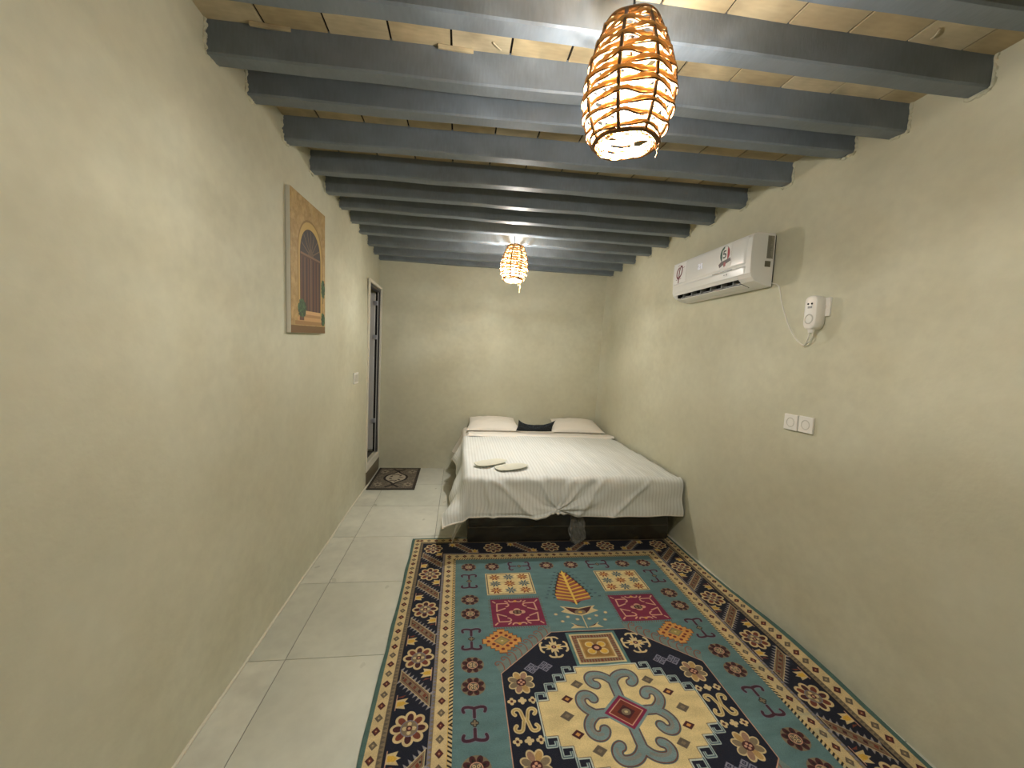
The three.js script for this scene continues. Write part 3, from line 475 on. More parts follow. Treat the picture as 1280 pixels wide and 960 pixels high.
      for (const u of [-0.225, -0.675]) { lozenge(u, bv, Math.PI / 2, -1); x.save(); x.translate(u, bv); x.rotate(Math.PI / 2); lily(-0.048, 0.085, 1, 1); lily(0.048, -0.085, -1, -1); x.restore(); }
      // teal field: column and row of flowers and horned bars
      const cu = -0.642, cv = -1.153;
      for (const v of [-0.174, -0.296, -0.664, -0.792]) flowerS(cu, v, 0.049); for (const v of [0, -0.467, -0.985]) ram(cu, v, 0);
      for (const u of [-0.09, -0.479]) flowerS(u, cv, 0.047); flowerS(cu, cv, 0.047); ram(-0.287, cv, Math.PI / 2);
      // star panel
      R(-0.534, -0.226, -1.068, -0.830, C.cream); R(-0.527, -0.233, -1.061, -0.837, C.taupe2); R(-0.521, -0.239, -1.056, -0.842, C.cream2);
      for (let i = 0; i < 3; i++) for (let j = 0; j < 3; j++) { const q = (i + j) % 2; star8(-0.38 + (i - 1) * 0.094, -0.949 + (j - 1) * 0.072, 0.042, q ? C.slate : '#7d3d1c'); if (!q) ell(-0.38 + (i - 1) * 0.094, -0.949 + (j - 1) * 0.072, 0.010, 0.009, C.orange); }
      // crimson panel with fringe and scrolls
      for (let i = 0; i <= 22; i++) { const t = -0.518 + i * 0.0136; line([[t, -0.790], [t + 0.005, -0.806]], C.taupe2, 0.004); line([[t, -0.545], [t + 0.005, -0.530]], C.taupe2, 0.004); } for (let i = 0; i <= 17; i++) { const t = -0.786 + i * 0.0138; line([[-0.520, t], [-0.534, t + 0.005]], C.taupe2, 0.004); line([[-0.222, t], [-0.208, t + 0.005]], C.taupe2, 0.004); }
      R(-0.520, -0.222, -0.788, -0.546, C.crimson);
      for (const sx of [-1, 1]) for (const sy of [-1, 1]) { x.save(); x.translate(-0.371, -0.667); x.scale(sx, sy); x.strokeStyle = C.pink; x.lineWidth = 0.009; x.lineCap = 'round'; x.beginPath(); x.moveTo(-0.060, -0.048); x.bezierCurveTo(-0.042, -0.052, -0.034, -0.076, -0.060, -0.078); x.lineTo(-0.112, -0.078); x.lineTo(-0.118, -0.012); x.lineTo(-0.068, -0.034); x.stroke(); x.beginPath(); x.moveTo(-0.135, -0.102); x.lineTo(-0.122, -0.088); x.moveTo(-0.062, -0.100); x.lineTo(-0.048, -0.088); x.stroke(); x.beginPath(); x.moveTo(0, -0.100); x.bezierCurveTo(-0.02, -0.088, -0.035, -0.09, -0.038, -0.104); x.stroke(); x.restore(); }
      at(-0.371, -0.667, 0, () => { for (const [a, b] of [[0.028, 0], [-0.028, 0], [0, 0.018], [0, -0.018]]) ell(a, b, 0.020, 0.015, C.pink); ell(0, 0, 0.026, 0.018, C.maroon); for (const [a, b] of [[0.011, 0.006], [-0.011, 0.006], [0.011, -0.006], [-0.011, -0.006]]) ell(a, b, 0.007, 0.005, C.taupe); });
      ell(-0.371, -0.766, 0.010, 0.010, C.orange); ell(-0.371, -0.568, 0.010, 0.010, C.orange);
      // half of the tree of life
      const TT = -1.075, TB = -0.715; poly([[0, TT], [-0.030, -1.04], [-0.085, -0.90], [-0.112, -0.805], [0, TB]], '#6a2a22', C.black, 0.004);
      for (let i = 0; i < 9; i++) { const t = i / 9, v0 = TT + 0.045 + t * 0.30, wd = Math.min(0.020 + t * 0.115, 0.108); for (const [o, col] of [[0, C.gold], [0.017, '#8c4a3a']]) poly([[0, v0 + o], [-wd, v0 + o - 0.030], [-wd, v0 + o - 0.014], [0, v0 + o + 0.014]], col); dia(-wd - 0.012, v0 - 0.022, 0.012, 0.005, C.black); }
      poly([[0, TT - 0.01], [-0.010, TT + 0.02], [-0.006, TB], [0, TB + 0.008]], '#d0aa4e');
      for (let i = 0; i < 9; i++) { const t = i / 8; R(-0.062 - t * 0.118, -0.045 - t * 0.118, -1.065 + t * 0.275, -1.058 + t * 0.275, C.slate); ell(-0.052 - t * 0.118, -1.060 + t * 0.275, 0.009, 0.006, C.slate); }
      // flower pot under the tree
      poly([[0, -0.678], [-0.11, -0.700], [-0.085, -0.672], [-0.115, -0.650], [-0.055, -0.628], [0, -0.610]], C.cream); poly([[0, -0.668], [-0.085, -0.690], [-0.055, -0.650], [-0.035, -0.632], [0, -0.620]], C.maroon); ell(0, -0.642, 0.034, 0.022, C.taupe); ell(0, -0.642, 0.012, 0.008, C.gold);
      line([[0, -0.612], [0, -0.508]], C.cream, 0.006); poly([[-0.004, -0.512], [-0.085, -0.556], [-0.066, -0.536], [-0.095, -0.510]], C.cream); poly([[-0.014, -0.518], [-0.068, -0.545], [-0.050, -0.528]], C.maroon);
      for (const [u, v] of [[-0.035, -0.582], [-0.085, -0.606], [-0.150, -0.630], [-0.125, -0.570]]) { ell(u, v, 0.014, 0.0115, C.grey); ell(u, v, 0.009, 0.0075, C.cream); }
      // orange stepped diamond
      const steps = (cx, cy, a, b, n, col) => { for (let i = 0; i < n; i++) { const t = (i + 1) / n; R(cx - a * t, cx + a * t, cy - b * (1 - i / n), cy + b * (1 - i / n), col); } };
      steps(-0.484, -0.446, 0.104, 0.088, 5, '#6e3b20'); steps(-0.484, -0.446, 0.098, 0.082, 5, C.orange); for (let k = 0; k < 12; k++) { const a = k / 12 * 6.283, m = 1 / (Math.abs(Math.cos(a)) + Math.abs(Math.sin(a))); ell(-0.484 + Math.cos(a) * m * 0.070, -0.446 + Math.sin(a) * m * 0.058, 0.0095, 0.008, '#6a231b'); }
      dia(-0.484, -0.446, 0.044, 0.036, C.taupe); dia(-0.484, -0.446, 0.034, 0.027, '#8f7f45'); dia(-0.484, -0.446, 0.008, 0.006, C.cream);
      // hooked band outside the slanted side of the octagon
      poly([[-0.212, -0.488], [-0.205, -0.535], [-0.275, -0.500], [-0.53, -0.28], [-0.508, -0.237]], '#66736c');
      for (let i = 0; i < 9; i++) { const t = (i + 0.5) / 9, u = -0.218 - t * 0.29, v = -0.492 + t * 0.25; x.strokeStyle = '#7a4a3c'; x.lineWidth = 0.0055; x.beginPath(); x.moveTo(u, v); x.bezierCurveTo(u + 0.006, v - 0.040, u - 0.022, v - 0.066, u - 0.040, v - 0.046); x.bezierCurveTo(u - 0.046, v - 0.032, u - 0.026, v - 0.026, u - 0.024, v - 0.040); x.stroke(); }
      // navy octagon
      poly([[0.006, -0.491], [-0.213, -0.491], [-0.511, -0.238], [-0.511, 0.006], [0.006, 0.006]], C.pink); poly([[0.006, -0.487], [-0.211, -0.487], [-0.507, -0.236], [-0.507, 0.006], [0.006, 0.006]], C.navy);
      // teal square on the axis
      R(-0.138, 0.006, -0.478, -0.247, C.teal2); R(-0.122, 0.006, -0.464, -0.262, C.cream); R(-0.112, 0.006, -0.455, -0.271, C.taupe);
      for (let i = 0; i < 8; i++) { R(-0.108 + i * 0.0145, -0.101 + i * 0.0145, -0.453, -0.436, C.rust); R(-0.108 + i * 0.0145, -0.101 + i * 0.0145, -0.290, -0.273, C.rust); } for (let i = 0; i < 10; i++) R(-0.110, -0.090, -0.434 + i * 0.0145, -0.427 + i * 0.0145, C.rust);
      R(-0.086, 0.006, -0.432, -0.294, C.cream); R(-0.078, 0.006, -0.425, -0.301, '#9a7842'); R(-0.070, 0.006, -0.418, -0.308, '#86632f');
      for (const v of [-0.386, -0.340]) { ell(-0.032, v, 0.024, 0.020, C.cream); ell(-0.032, v, 0.018, 0.014, C.gold); } ell(0, -0.363, 0.026, 0.022, C.maroon); ell(0, -0.363, 0.014, 0.011, C.pink);
      // cream hooked cross in the navy
      at(-0.222, -0.384, 0, () => { for (let k = 0; k < 4; k++) { x.save(); x.rotate(k * Math.PI / 2); if (k % 2) x.scale(1, 1.05); x.strokeStyle = C.cream; x.lineWidth = 0.011; x.lineCap = 'butt'; x.beginPath(); x.moveTo(0, -0.03); x.lineTo(0, -0.066); x.moveTo(-0.034, -0.052); x.bezierCurveTo(-0.028, -0.070, -0.01, -0.068, 0, -0.066); x.bezierCurveTo(0.01, -0.068, 0.028, -0.070, 0.034, -0.052); x.stroke(); x.restore(); } star8(0, 0, 0.050, C.cream); dia(0, 0, 0.036, 0.032, C.cream); dia(-0.024, 0, 0.008, 0.007, C.gold); dia(0.024, 0, 0.008, 0.007, C.gold); ell(0, 0, 0.013, 0.011, C.maroon); ell(0, 0, 0.005, 0.005, C.pink); });
      // lilac double knot
      for (const s of [-1, 1]) for (const [a, b] of [[0, 0.018], [0, -0.018], [0.020, 0], [-0.020, 0]]) { dia(-0.328 + s * 0.033 + a, -0.261 + s * -0.003 + b, 0.019, 0.016, C.lilac); dia(-0.328 + s * 0.033 + a, -0.261 - s * 0.003 + b, 0.009, 0.0075, C.navy); dia(-0.328 + s * 0.033 + a, -0.261 - s * 0.003 + b, 0.004, 0.0035, C.lilac); }
      navyFlower(-0.424, -0.182, 0.062);
      for (const du of [-0.046, 0, 0.046]) { for (const [a, b] of [[0.011, 0], [-0.011, 0], [0, 0.010], [0, -0.010]]) ell(-0.434 + du + a, -0.088 + b, 0.0085, 0.008, C.cream); ell(-0.434 + du, -0.088, 0.006, 0.006, du ? C.maroon : C.cream); }
      // butterfly scrolls (upper half, mirrored below)
      for (const s of [-1, 1]) { x.strokeStyle = C.cream; x.lineWidth = 0.017; x.lineCap = 'round'; x.beginPath(); x.moveTo(-0.434 + s * 0.006, 0.0); x.bezierCurveTo(-0.434 + s * 0.016, -0.030, -0.434 + s * 0.012, -0.050, -0.434 + s * 0.034, -0.049); x.bezierCurveTo(-0.434 + s * 0.052, -0.047, -0.434 + s * 0.050, -0.030, -0.434 + s * 0.040, -0.024); x.stroke(); x.strokeStyle = '#a58d4d'; x.lineWidth = 0.005; x.stroke(); }
      // cream medallion with latch hooks
      const st = [[-0.155, -0.247], [-0.155, -0.212], [-0.215, -0.212], [-0.215, -0.170], [-0.268, -0.170], [-0.268, -0.124], [-0.318, -0.124], [-0.318, -0.080], [-0.368, -0.080], [-0.368, 0.006]];
      poly([[0.006, -0.247], ...st, [0.006, 0.006]], C.cream2); line([[0, -0.245], ...st], C.taupe, 0.006); line([[0, -0.248], ...st.map(([a, b]) => [a - 0.003, b - 0.003])], '#aeb5a8', 0.006);
      for (const [u, v] of [[-0.215, -0.212], [-0.268, -0.170], [-0.318, -0.124], [-0.368, -0.080]]) { line([[u, v + 0.004], [u, v - 0.038], [u + 0.036, v - 0.038], [u + 0.036, v - 0.018]], '#9aa79e', 0.013); line([[u, v + 0.004], [u, v - 0.038], [u + 0.036, v - 0.038], [u + 0.036, v - 0.018]], C.slate, 0.004); }
      // scrolls and centre
      for (const [col, lw, dx] of [[C.slate, 0.048, 0], [C.rust, 0.040, 0.002], [C.bluegrey, 0.034, 0]]) {
        x.strokeStyle = col; x.lineWidth = lw; x.lineCap = 'round'; x.lineJoin = 'round';
        x.beginPath(); x.moveTo(0, -0.06); x.lineTo(0, -0.150); x.bezierCurveTo(-0.022, -0.190, -0.055, -0.200, -0.085, -0.196); x.bezierCurveTo(-0.118, -0.188, -0.112, -0.146, -0.084, -0.140); x.stroke();
        x.beginPath(); x.moveTo(-0.06, 0); x.lineTo(-0.132, 0); x.bezierCurveTo(-0.170, -0.022, -0.190, -0.050, -0.176, -0.080); x.bezierCurveTo(-0.160, -0.106, -0.126, -0.096, -0.120, -0.072); x.stroke();
      }
      x.strokeStyle = C.grey; x.lineWidth = 0.012; x.beginPath(); x.moveTo(-0.022, -0.176); x.bezierCurveTo(-0.055, -0.200, -0.118, -0.190, -0.104, -0.150); x.stroke(); x.beginPath(); x.moveTo(-0.155, -0.022); x.bezierCurveTo(-0.190, -0.055, -0.172, -0.098, -0.136, -0.088); x.stroke();
      dia(-0.171, -0.150, 0.030, 0.023, C.taupe2); dia(-0.171, -0.150, 0.012, 0.009, C.taupe); dia(-0.236, -0.080, 0.027, 0.020, C.maroon); dia(-0.236, -0.080, 0.012, 0.009, C.orange); dia(-0.258, 0, 0.031, 0.024, C.taupe2); dia(-0.258, 0, 0.013, 0.010, C.taupe);
      dia(0, 0, 0.112, 0.094, C.bluegrey); dia(0, 0, 0.096, 0.080, '#75183a'); dia(0, 0, 0.078, 0.065, C.pink); dia(0, 0, 0.071, 0.059, '#6d2b1d'); dia(0, 0, 0.040, 0.033, C.maroon); ell(0, 0, 0.020, 0.016, C.taupe); ell(0, 0, 0.008, 0.006, C.cream);
    };
    for (const [sx, sy] of [[1, -1], [-1, -1], [1, 1], [-1, 1]]) {
      x.save(); x.setTransform(S * sx, 0, 0, S * sy, w / 2, h / 2); x.beginPath(); x.rect(-HW - 0.01, -HL - 0.01, HW + 0.0112, HL + 0.0112); x.clip(); quadrant(); x.restore();
    }
    // wool grain
    x.setTransform(1, 0, 0, 1, 0, 0);
    const im = x.getImageData(0, 0, w, h), d = im.data;
    for (let j = 0; j < h; j++) for (let i = 0; i < w; i++) { const k = (j * w + i) * 4, q = 1 + (rnd() - 0.5) * 0.16 + ((j % 3) - 1) * 0.02 + 0.05 * n2(i * 0.012, j * 0.03); d[k] *= q; d[k + 1] *= q; d[k + 2] *= q; }
    x.putImageData(im, 0, 0);
  });
  const pile = tileNoise(256, (u, v) => { const k = 128 + 110 * sn(u, v, 60, 71) * 0.8; return [k, k, k]; });
  const CX = 0.757, CZ = -1.462, T = 0.010;
  const lift = (z) => 0.055 * Math.exp(-Math.pow((z + 1.72) / 0.52, 2));
  const place = (u, v, top) => {
    let a = -HW + 2 * HW * u; const z = CZ - HL + 2 * HL * v + 0.003 * n2(a * 2, 3); let y = top ? T : 0.001, X = CX + a;
    if (u === 0) X += 0.004 * n2(z * 3, 11);
    const L = lift(z), s = clamp((a - (HW - 0.15)) / 0.15); y += L * s * s; X -= 0.012 * s * s * (L / 0.055);
    if (top) y += 0.0012 * n2(X * 6, z * 6);
    return V(X, y, z);
  };
  const top = grid((u, v) => place(u, 1 - v, true), 90, 110, (u, v) => [u, v]);
  const bot = grid((u, v) => place(1 - u, 1 - v, false), 90, 110, (u, v) => [1 - u, v]);
  const edge = (f, n) => grid((u, v) => f(u, v > 0.5), n, 1, () => [0.002, 0.5]);
  const sides = [edge((t, tp) => place(0, t, tp), 110), edge((t, tp) => place(1, 1 - t, tp), 110), edge((t, tp) => place(1 - t, 0, tp), 90), edge((t, tp) => place(t, 1, tp), 90)];
  const rug = obj('patterned_rug', [top, bot, ...sides], MP({ map: tex, bumpMap: rep(pile, 14, 20), bumpScale: 0.003, roughness: 0.95, sheen: 0.25, sheenRoughness: 0.6 }));
  tag(rug, 'large teal rug with navy floral border and cream hooked medallion', 'rug');
}

// ---------------------------------------------------------------- small mat below the doorway
{
  const W = 0.50, D = 0.77;
  const tex = canvasTex(520, 800, (x, w, h) => {
    x.fillStyle = '#665d50'; x.fillRect(0, 0, w, h);
    for (let i = 0; i < 900; i++) { x.globalAlpha = 0.5; x.strokeStyle = ['#8d8372', '#453d34', '#7a705f', '#3a332c'][i % 4]; x.lineWidth = 4 + rnd() * 5; const px = rnd() * w, py = rnd() * h, a = rnd() * 6.28; x.beginPath(); x.arc(px, py, 8 + rnd() * 20, a, a + 2 + rnd() * 2); x.stroke(); } x.globalAlpha = 1;
    x.strokeStyle = '#332c25'; x.lineWidth = 30; x.strokeRect(15, 15, w - 30, h - 30);
    // ogee lattice with a pale centre
    const og = (cx, cy, a, b) => { x.beginPath(); x.moveTo(cx, cy - b); x.bezierCurveTo(cx + a * 0.3, cy - b * 0.45, cx + a, cy - b * 0.5, cx + a, cy); x.bezierCurveTo(cx + a, cy + b * 0.5, cx + a * 0.3, cy + b * 0.45, cx, cy + b); x.bezierCurveTo(cx - a * 0.3, cy + b * 0.45, cx - a, cy + b * 0.5, cx - a, cy); x.bezierCurveTo(cx - a, cy - b * 0.5, cx - a * 0.3, cy - b * 0.45, cx, cy - b); x.closePath(); };
    og(w / 2, h / 2, 128, 250); x.fillStyle = '#a79d8a'; x.fill(); x.lineWidth = 26; x.strokeStyle = '#1c1613'; x.stroke();
    x.lineWidth = 26; for (const s of [-1, 1]) { x.beginPath(); x.moveTo(w / 2, h / 2 + s * 245); x.lineTo(w / 2 - 75, h / 2 + s * 340); x.moveTo(w / 2, h / 2 + s * 245); x.lineTo(w / 2 + 75, h / 2 + s * 340); x.stroke(); }
    x.fillStyle = '#4d4439'; for (let i = 0; i < 9; i++) { x.beginPath(); x.ellipse(w / 2 + Math.cos(i * 0.7) * 60, h / 2 + Math.sin(i * 0.7) * 120, 30, 13, i, 0, 7); x.fill(); }
    for (const [px, py] of [[95, 640], [430, 640], [95, 170], [430, 170]]) { x.fillStyle = '#958b78'; for (let i = 0; i < 7; i++) { x.beginPath(); x.ellipse(px + Math.cos(i * 0.9) * 34, py + Math.sin(i * 0.9) * 44, 20, 12, i * 0.9, 0, 7); x.fill(); } x.fillStyle = '#4a4035'; x.beginPath(); x.arc(px, py, 17, 0, 7); x.fill(); }
  });
  const g = new RoundedBoxGeometry(W, 0.010, D, 2, 0.004), p = g.attributes.position, uv = g.attributes.uv; for (let i = 0; i < p.count; i++) uv.setXY(i, p.getX(i) / W + 0.5, 0.5 - p.getZ(i) / D);
  const m = tag(obj('door_mat', g, M({ map: tex, roughness: 0.95 })), 'small grey-brown mat with a pale ogee on the floor below the doorway', 'mat'); m.position.set(-0.682, 0.005, -4.555); m.rotation.y = 0.01;
}

// ---------------------------------------------------------------- bed
const BX0 = 0.112, BX1 = 1.785, BZ0 = -2.965, BZ1 = -4.90, BTOP = 0.545;
const stripeTex = canvasTex(128, 128, (x, w, h) => { x.fillStyle = '#e3e4df'; x.fillRect(0, 0, w, h); x.fillStyle = '#d6d6d0'; x.fillRect(0, 0, w * 0.36, h); x.fillStyle = '#ddded8'; x.fillRect(w * 0.36, 0, 6, h); x.fillRect(w - 6, 0, 6, h); });
stripeTex.wrapS = stripeTex.wrapT = THREE.RepeatWrapping; stripeTex.repeat.set(1 / 0.027, 1);
const weave = tileNoise(256, (u, v) => { const k = 128 + 60 * fbm(u, v, 6, 81, 3); return [k, k, k]; });
const linen = (c) => M({ color: c, roughness: 0.8, bumpMap: rep(weave, 5), bumpScale: 0.002, side: THREE.DoubleSide });
{
  const b = thing('bed', 'low double bed on dark plastic-wrapped base boxes', 'bed');
  b.position.set(BX0, 0, BZ0);
  const base = M({ color: 0x1c1910, roughness: 0.55 }), mid = (BX0 + BX1) / 2 - BX0, w = BX1 - BX0, L = BZ1 - BZ0;
  obj('base_box', rbox(0, mid - 0.004, 0.012, 0.285, L, 0, 0.012), base, b); obj('base_box', rbox(mid + 0.004, w, 0.012, 0.285, L, 0, 0.012), base, b);
  // thin piping across the boxes
  obj('piping', [tube([V(0.004, 0.135, 0.001), V(mid - 0.01, 0.137, 0.001)], 0.003, 20, 5), tube([V(mid + 0.01, 0.135, 0.001), V(w - 0.004, 0.138, 0.001)], 0.003, 20, 5)], M({ color: 0x4a4433, roughness: 0.5 }), b);
  obj('mattress', rbox(0, w + 0.02, 0.287, BTOP - 0.004, L + 0.01, 0.0, 0.05, 4), linen(0xe4ddd0), b);
  // clear wrapping round the boxes: crumpled film on the front with a bunched seam, loose skirt at the near corner
  const film = MP({ color: 0xffffff, transmission: 1, thickness: 0, roughness: 0.16, side: THREE.DoubleSide });
  const wr = (x, y) => 0.007 * n2(x * 3, y * 7) + 0.005 * n2(x * 9 + 3, y * 12) + 0.03 * Math.exp(-Math.pow((x - mid - 0.03) / 0.05, 2)) * (0.6 + 0.5 * n2(x * 40, y * 8));
  obj('plastic_wrap', grid((u, v) => { const x = -0.012 + (w + 0.02) * u, y = 0.014 + 0.272 * v; return V(x, y, 0.012 + Math.max(-0.004, wr(x, y))); }, 160, 24), film, b);
  obj('plastic_wrap', grid((u, v) => { const z = 0.0 + u * -0.5, y = 0.013 + 0.272 * v; return V(-0.014 - (1 - v) * 0.09 * (1 - smooth(0.2, 0.9, u)) - 0.012 * (1 + n2(z * 14, y * 6)), y, z + 0.012); }, 60, 20), MP({ color: 0xd8d4c8, transmission: 0.6, thickness: 0, roughness: 0.4, side: THREE.DoubleSide }), b);
  obj('plastic_bunch', grid((u, v) => { const y = 0.014 + 0.268 * v, wd = 0.035 + 0.035 * Math.sin(Math.PI * Math.pow(v, 0.7)), t = u * 2 - 1; return V(mid + 0.035 + wd * t + 0.02 * n2(y * 7, 2), y, 0.035 + 0.022 * Math.cos(t * 1.5) + 0.016 * n2(t * 3.5, y * 11) + 0.008 * n2(t * 9, y * 24)); }, 40, 50), MP({ color: 0xe4e2da, transmission: 0.80, thickness: 0, roughness: 0.25, side: THREE.DoubleSide }), b);
  // loose lower sheet showing above the duvet, hanging over the side
  const sheet = grid((u, v) => {
    const a = -0.30 + u * (1.69 + 0.30), z = -1.36 + v * -0.575, r = 0.05; let x, y;
    if (a >= 0) { x = a; y = BTOP + 0.003; } else { const q = -a; if (q < r * 1.57) { x = -r * Math.sin(q / r) ; y = BTOP + 0.003 - r * (1 - Math.cos(q / r)); } else { const e = q - r * 1.57; x = -r - e * 0.22 - 0.03 * e / 0.2 * (1 + Math.sin(z * 17)); y = BTOP + 0.003 - r - e * 0.95; } }
    return V(x, y + 0.002 * n2(x * 6, z * 6), z);
  }, 90, 30);
  obj('sheet', sheet, linen(0xe2dacd), b);
}
// duvet: hangs over the foot and the free side, bunched in the middle of the foot end
{
  const X0 = BX0, X1 = 1.838, Z0 = BZ0 + 0.02, Z1 = -4.36, TOPY = BTOP + 0.014, r = 0.055;
  const LF = 0.335, LL = 0.30;   // overhangs at the foot and the side
  const W = X1 - X0, D = Z0 - Z1;
  const over = (q) => q < r * 1.5708 ? [r * Math.sin(q / r), r * (1 - Math.cos(q / r))] : [r + (q - r * 1.5708) * 0.10, r + (q - r * 1.5708) * 0.995];
  const fold = (x, q) => {   // radiating folds in the foot drop, gathered at (gx, gq)
    const gx = 0.80, gq = 0.31, dx = x - gx, dy = gq - q, R = Math.hypot(dx, dy) + 0.02, th = Math.atan2(dy, dx);
    const near = Math.exp(-R / 0.42);
    let s = near * (0.026 * Math.sin(th * 6.5 + 0.4 + 1.5 * n2(th * 1.7, 4)) + 0.010 * Math.sin(th * 15 + 2)) * (0.55 + 0.6 * n2(th * 2.2 + 9, R * 3));
    s += 0.016 * Math.exp(-Math.pow((x - 0.36 - (q - 0.1) * 1.1) / 0.035, 2)) + 0.012 * Math.exp(-Math.pow((x - 1.12 + (q - 0.1) * 0.7) / 0.03, 2)) + 0.012 * Math.exp(-Math.pow((x - 0.24 - (q - 0.1) * 0.25) / 0.02, 2)) + 0.010 * Math.exp(-Math.pow((x - 1.50 + (q - 0.1) * 1.1) / 0.028, 2)) + 0.007 * n2(x * 3, q * 4 + 9);
    return 1.5 * s * smooth(0.01, 0.12, q);
  };
  const P = (a, c) => {   // a: cloth coordinate across (0 at the side edge, negative hangs); c: from the foot edge back (negative hangs)
    const qs = Math.max(0, -a), qf = Math.max(0, -c), bump = 0.006 * n2(a * 2.1 + 4, c * 2.1) + 0.0035 * n2(a * 5, c * 5 + 7) + 0.004 * n2(a * 9, c * 1.2);
    if (qs === 0 && qf === 0) { const crown = 0.012 * Math.sin(Math.PI * clamp(a / W)); return V(X0 + a, TOPY + bump + crown * smooth(0, 0.3, c) - 0.012 * smooth(W - 0.05, W, a), Z0 - c); }
    if (qs === 0) { const [h, d] = over(qf); const lift = 0.03 * Math.exp(-Math.pow((X0 + a - 0.80) / 0.10, 2)) * smooth(0.2, LF, qf); return V(X0 + a + 0.012 * n2(a * 3, qf * 5) * qf / LF, TOPY - d + lift + bump * (1 - smooth(0, 0.1, qf)), Z0 + h + fold(X0 + a, qf)); }
    if (qf === 0) { const [h, d] = over(qs), k = smooth(0.05, LL, qs); return V(X0 - h - k * (0.045 + 0.026 * Math.sin(c * 5.5 + 0.6) + 0.008 * Math.sin(c * 17)), TOPY - d * (1 - 0.10 * k) + bump * (1 - k) + k * 0.03 * Math.sin(c * 7), Z0 - c); }
    const R = Math.hypot(qs, qf), ph = Math.atan2(qf, qs), k = smooth(0.04, 0.35, R), flare = Math.pow(Math.sin(2 * ph), 1.4) * 0.50 * k;
    const [h0, d0] = over(R); const h = h0 + flare * (R - r), d = Math.min(d0, Math.sqrt(Math.max(0.0001, R * R - h * h))) * (1 - 0.06 * Math.sin(2 * ph));
    const side = (1 - smooth(0.0, 0.9, ph)) * smooth(0.05, LL, R) * (0.045 + 0.026 * Math.sin(0.6)), ff = smooth(0.9, 1.5708, ph) * fold(X0, R);
    return V(X0 - Math.cos(ph) * h - side, TOPY - d, Z0 + Math.sin(ph) * h + ff);
  };
  const NA = 200, NC = 190;
  const A = (u) => -LL + u * (LL + W), Cc = (v) => -LF + v * (LF + D);
  const face = grid((u, v) => P(A(u), Cc(v)), NA, NC, (u, v) => [A(u), Cc(v)]);
  // give the cloth thickness: offset copy joined along the border
  const nrm = face.attributes.normal, ps = face.attributes.position, th = 0.010;
  const back = face.clone(); const bp = back.attributes.position; for (let i = 0; i < bp.count; i++) bp.setXYZ(i, ps.getX(i) - nrm.getX(i) * th, ps.getY(i) - nrm.getY(i) * th, ps.getZ(i) - nrm.getZ(i) * th);
  back.setIndex(Array.from(back.index.array).reduce((o, v, i, s) => { if (i % 3 === 0) o.push(v, s[i + 2], s[i + 1]); return o; }, [])); back.computeVertexNormals();
  const hemPts = []; for (let i = 0; i <= 120; i++) hemPts.push(P(A(i / 120), -LF)); 
  const duvet = thing('duvet', 'white satin-striped duvet draped over the bed and hanging at its foot', 'duvet');
  duvet.position.set(0, 0, 0);
  const cloth = MP({ map: stripeTex, roughness: 0.62, sheen: 0.3, sheenRoughness: 0.5, bumpMap: rep(weave, 4), bumpScale: 0.002, side: THREE.DoubleSide });
  obj('cover', [face, back], cloth, duvet);
  const hem = []; for (let i = 0; i <= 150; i++) hem.push(P(A(i / 150), -LF).add(V(0, 0.002, -0.005))); const hemS = []; for (let i = 0; i <= 80; i++) hemS.push(P(-LL, Cc(i / 80)).add(V(0.005, 0.002, 0)));
  obj('hem', [tube(hem, 0.0075, 220, 6), tube(hemS, 0.0075, 120, 6)], M({ color: 0xe8e3d8, roughness: 0.7 }), duvet);
  // turned-down upper border, plain side out
  const band = grid((u, v) => { const x = X0 - 0.03 + u * (X1 - X0 + 0.02), z = -4.335 + 0.03 * smooth(0.8, 1, u) - v * 0.20; const l = 0.022 * Math.sqrt(Math.max(0, 1 - Math.pow(1 - clamp(v / 0.12), 2))); return V(x, TOPY + 0.004 + l * (1 - 0.5 * v) + 0.004 * n2(x * 5, 3) * (1 - v) + 0.010 * smooth(0.93, 1, u) * (1 - v) - 0.07 * smooth(0.03, 0, u) , z + 0.008 * n2(x * 4, 1)); }, 120, 20);
  obj('turned_down_border', band, linen(0xeae3d8), duvet);
}
// pillows
function cushion(w, d, h, nx = 36, ny = 28, sag = 0, ears = 0, taper = 0) {
  const half = (s) => grid((u, v) => { const a = (s > 0 ? u : 1 - u) * 2 - 1, b = v * 2 - 1; const e = Math.pow(Math.max(0, (1 - Math.pow(Math.abs(a), 2.2)) * (1 - Math.pow(Math.abs(b), 2.2))), 0.55); const pinch = 1 - 0.05 * (1 - Math.pow(Math.abs(a), 2)) * Math.pow(Math.abs(b), 4) ; const pinch2 = 1 - 0.05 * (1 - b * b) * Math.pow(Math.abs(a), 4); const ear = ears * Math.pow(Math.abs(a), 5) * smooth(0, 1, b); return V(a * w / 2 * pinch2 * (1 - taper * (b + 1) / 2), s * e * h / 2 + 0.05 * h * n2(a * 2 + w * 9, b * 2) * e, b * d / 2 * pinch - (sag * (1 - a * a) - ear) * smooth(-0.4, 1, b)); }, nx, ny);
  const g = mergeVertices(mergeGeometries([half(1), half(-1)].map((q) => { q.deleteAttribute('normal'); return q; })), 1e-4); g.computeVertexNormals(); return g;
}
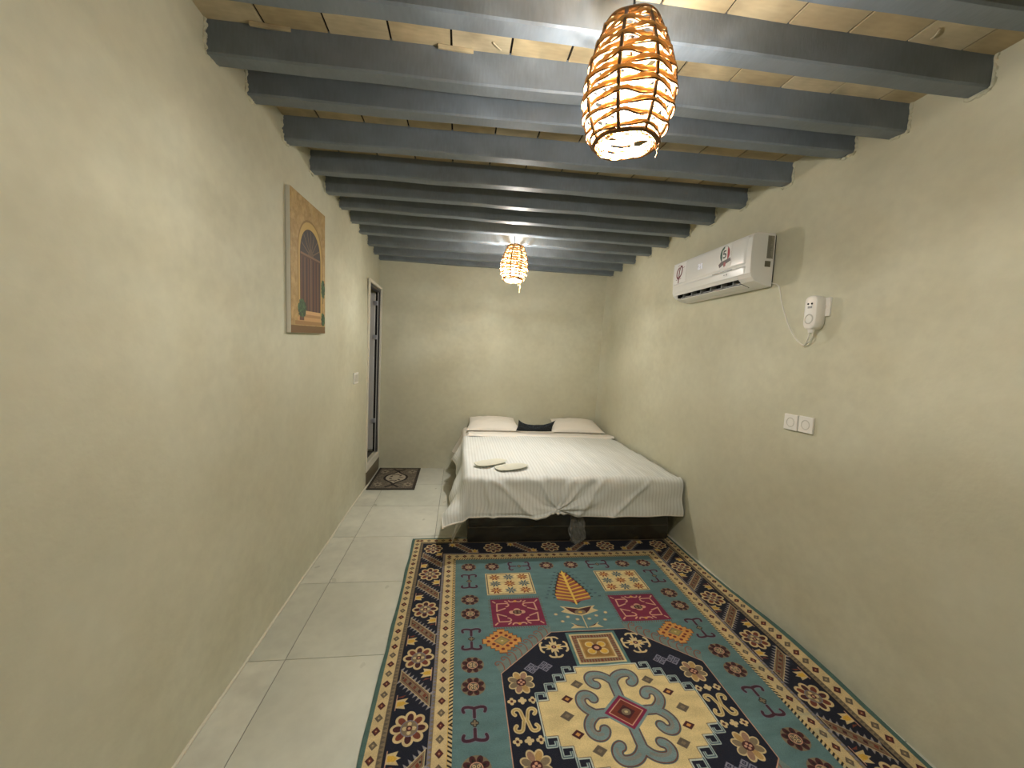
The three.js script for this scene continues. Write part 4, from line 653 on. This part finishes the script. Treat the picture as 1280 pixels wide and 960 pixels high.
{
  const pm = linen(0xe6dfd3);
  // local: width along x, "up the pillow" along +z before tilting; tilted so that the far edge rests against the wall
  const mk = (label, x, w, tilt, z, y, yaw) => { const g = cushion(w, 0.40, 0.125, 36, 28, 0, 0, 0.16); g.rotateX(Math.PI); g.rotateX(tilt); const o = tag(obj('pillow', g, pm), label, 'pillow', 'bed pillows'); o.position.set(x, y, z); o.rotation.y = yaw; return o; };
  mk('white pillow on the bed, away from the side wall, against the end wall', 0.435, 0.67, 0.24, -4.745, BTOP + 0.086, 0.02);
  mk('white pillow on the bed in the corner of the two walls', 1.475, 0.67, 0.24, -4.735, BTOP + 0.088, -0.03);
  const ct = canvasTex(256, 256, (x, w, h) => { x.fillStyle = '#1a1f24'; x.fillRect(0, 0, w, h); for (let i = 0; i < 900; i++) { x.fillStyle = ['#2f3a40', '#0d1013', '#3f4a4e', '#242b33'][i % 4]; x.beginPath(); x.ellipse(rnd() * w, rnd() * h, 2 + rnd() * 4, 1 + rnd() * 2, rnd() * 3, 0, 7); x.fill(); } });
  const g = cushion(0.44, 0.20, 0.06, 40, 30, 0.085, 0.03); g.rotateX(-0.80);
  // +z of the cushion becomes up and back
  const c = tag(obj('cushion', g, M({ map: ct, roughness: 0.85 })), 'small dark speckled cushion with two upturned corners between the pillows', 'cushion'); c.position.set(0.915, BTOP + 0.116, -4.49); c.rotation.y = 0.02;
}
// a pair of flat cloth slippers lying on the duvet
{
  const out = [[-0.14, 0.0], [-0.128, 0.050], [-0.06, 0.070], [0.02, 0.068], [0.09, 0.050], [0.15, 0.006], [0.12, -0.024], [0.06, -0.054], [-0.01, -0.062], [-0.07, -0.060], [-0.125, -0.042]].map(([a, b]) => new THREE.Vector2(a, b));
  const sole = () => { const s = new THREE.Shape(); s.setFromPoints(new THREE.SplineCurve([...out, out[0]]).getPoints(60)); return s; };
  const hwAt = (x) => 0.064 * Math.sqrt(Math.max(0, 1 - Math.pow((x - 0.0) / 0.147, 2)));
  const up = () => grid((u, v) => { const t = u * 2 - 1, x = -0.128 + v * 0.262, e = Math.sin(Math.PI * clamp(v, 0.001, 0.999)); return V(x, 0.006 + 0.026 * (1 - t * t) * Math.pow(e, 0.45) * (0.7 + 0.3 * v), 0.0 + t * hwAt(x) * 0.96); }, 20, 26);
  const cm = M({ color: 0xdcdac8, roughness: 0.85, side: THREE.DoubleSide });
  const mk = (label, x, z, yaw, dy) => { const o = thing('slipper', label, 'slipper', 'pair of cloth slippers'); const sg = new THREE.ExtrudeGeometry(sole(), { depth: 0.004, bevelEnabled: true, bevelThickness: 0.002, bevelSize: 0.002, bevelSegments: 2 }); sg.rotateX(-Math.PI / 2); sg.translate(0, 0.002, 0); obj('sole', sg, cm, o); obj('upper', up(), cm, o); o.position.set(x, BTOP + 0.030 + dy, z); o.rotation.set(0.02, yaw, 0.02); return o; };
  mk('pale flat cloth slipper on the duvet, lying on its pointed partner', 0.290, -3.20, 0.40, 0.008);
  mk('pale flat cloth slipper on the duvet with its pointed end toward the wall side', 0.455, -3.105, 0.32, 0);
}

renderer.render(scene, camera);
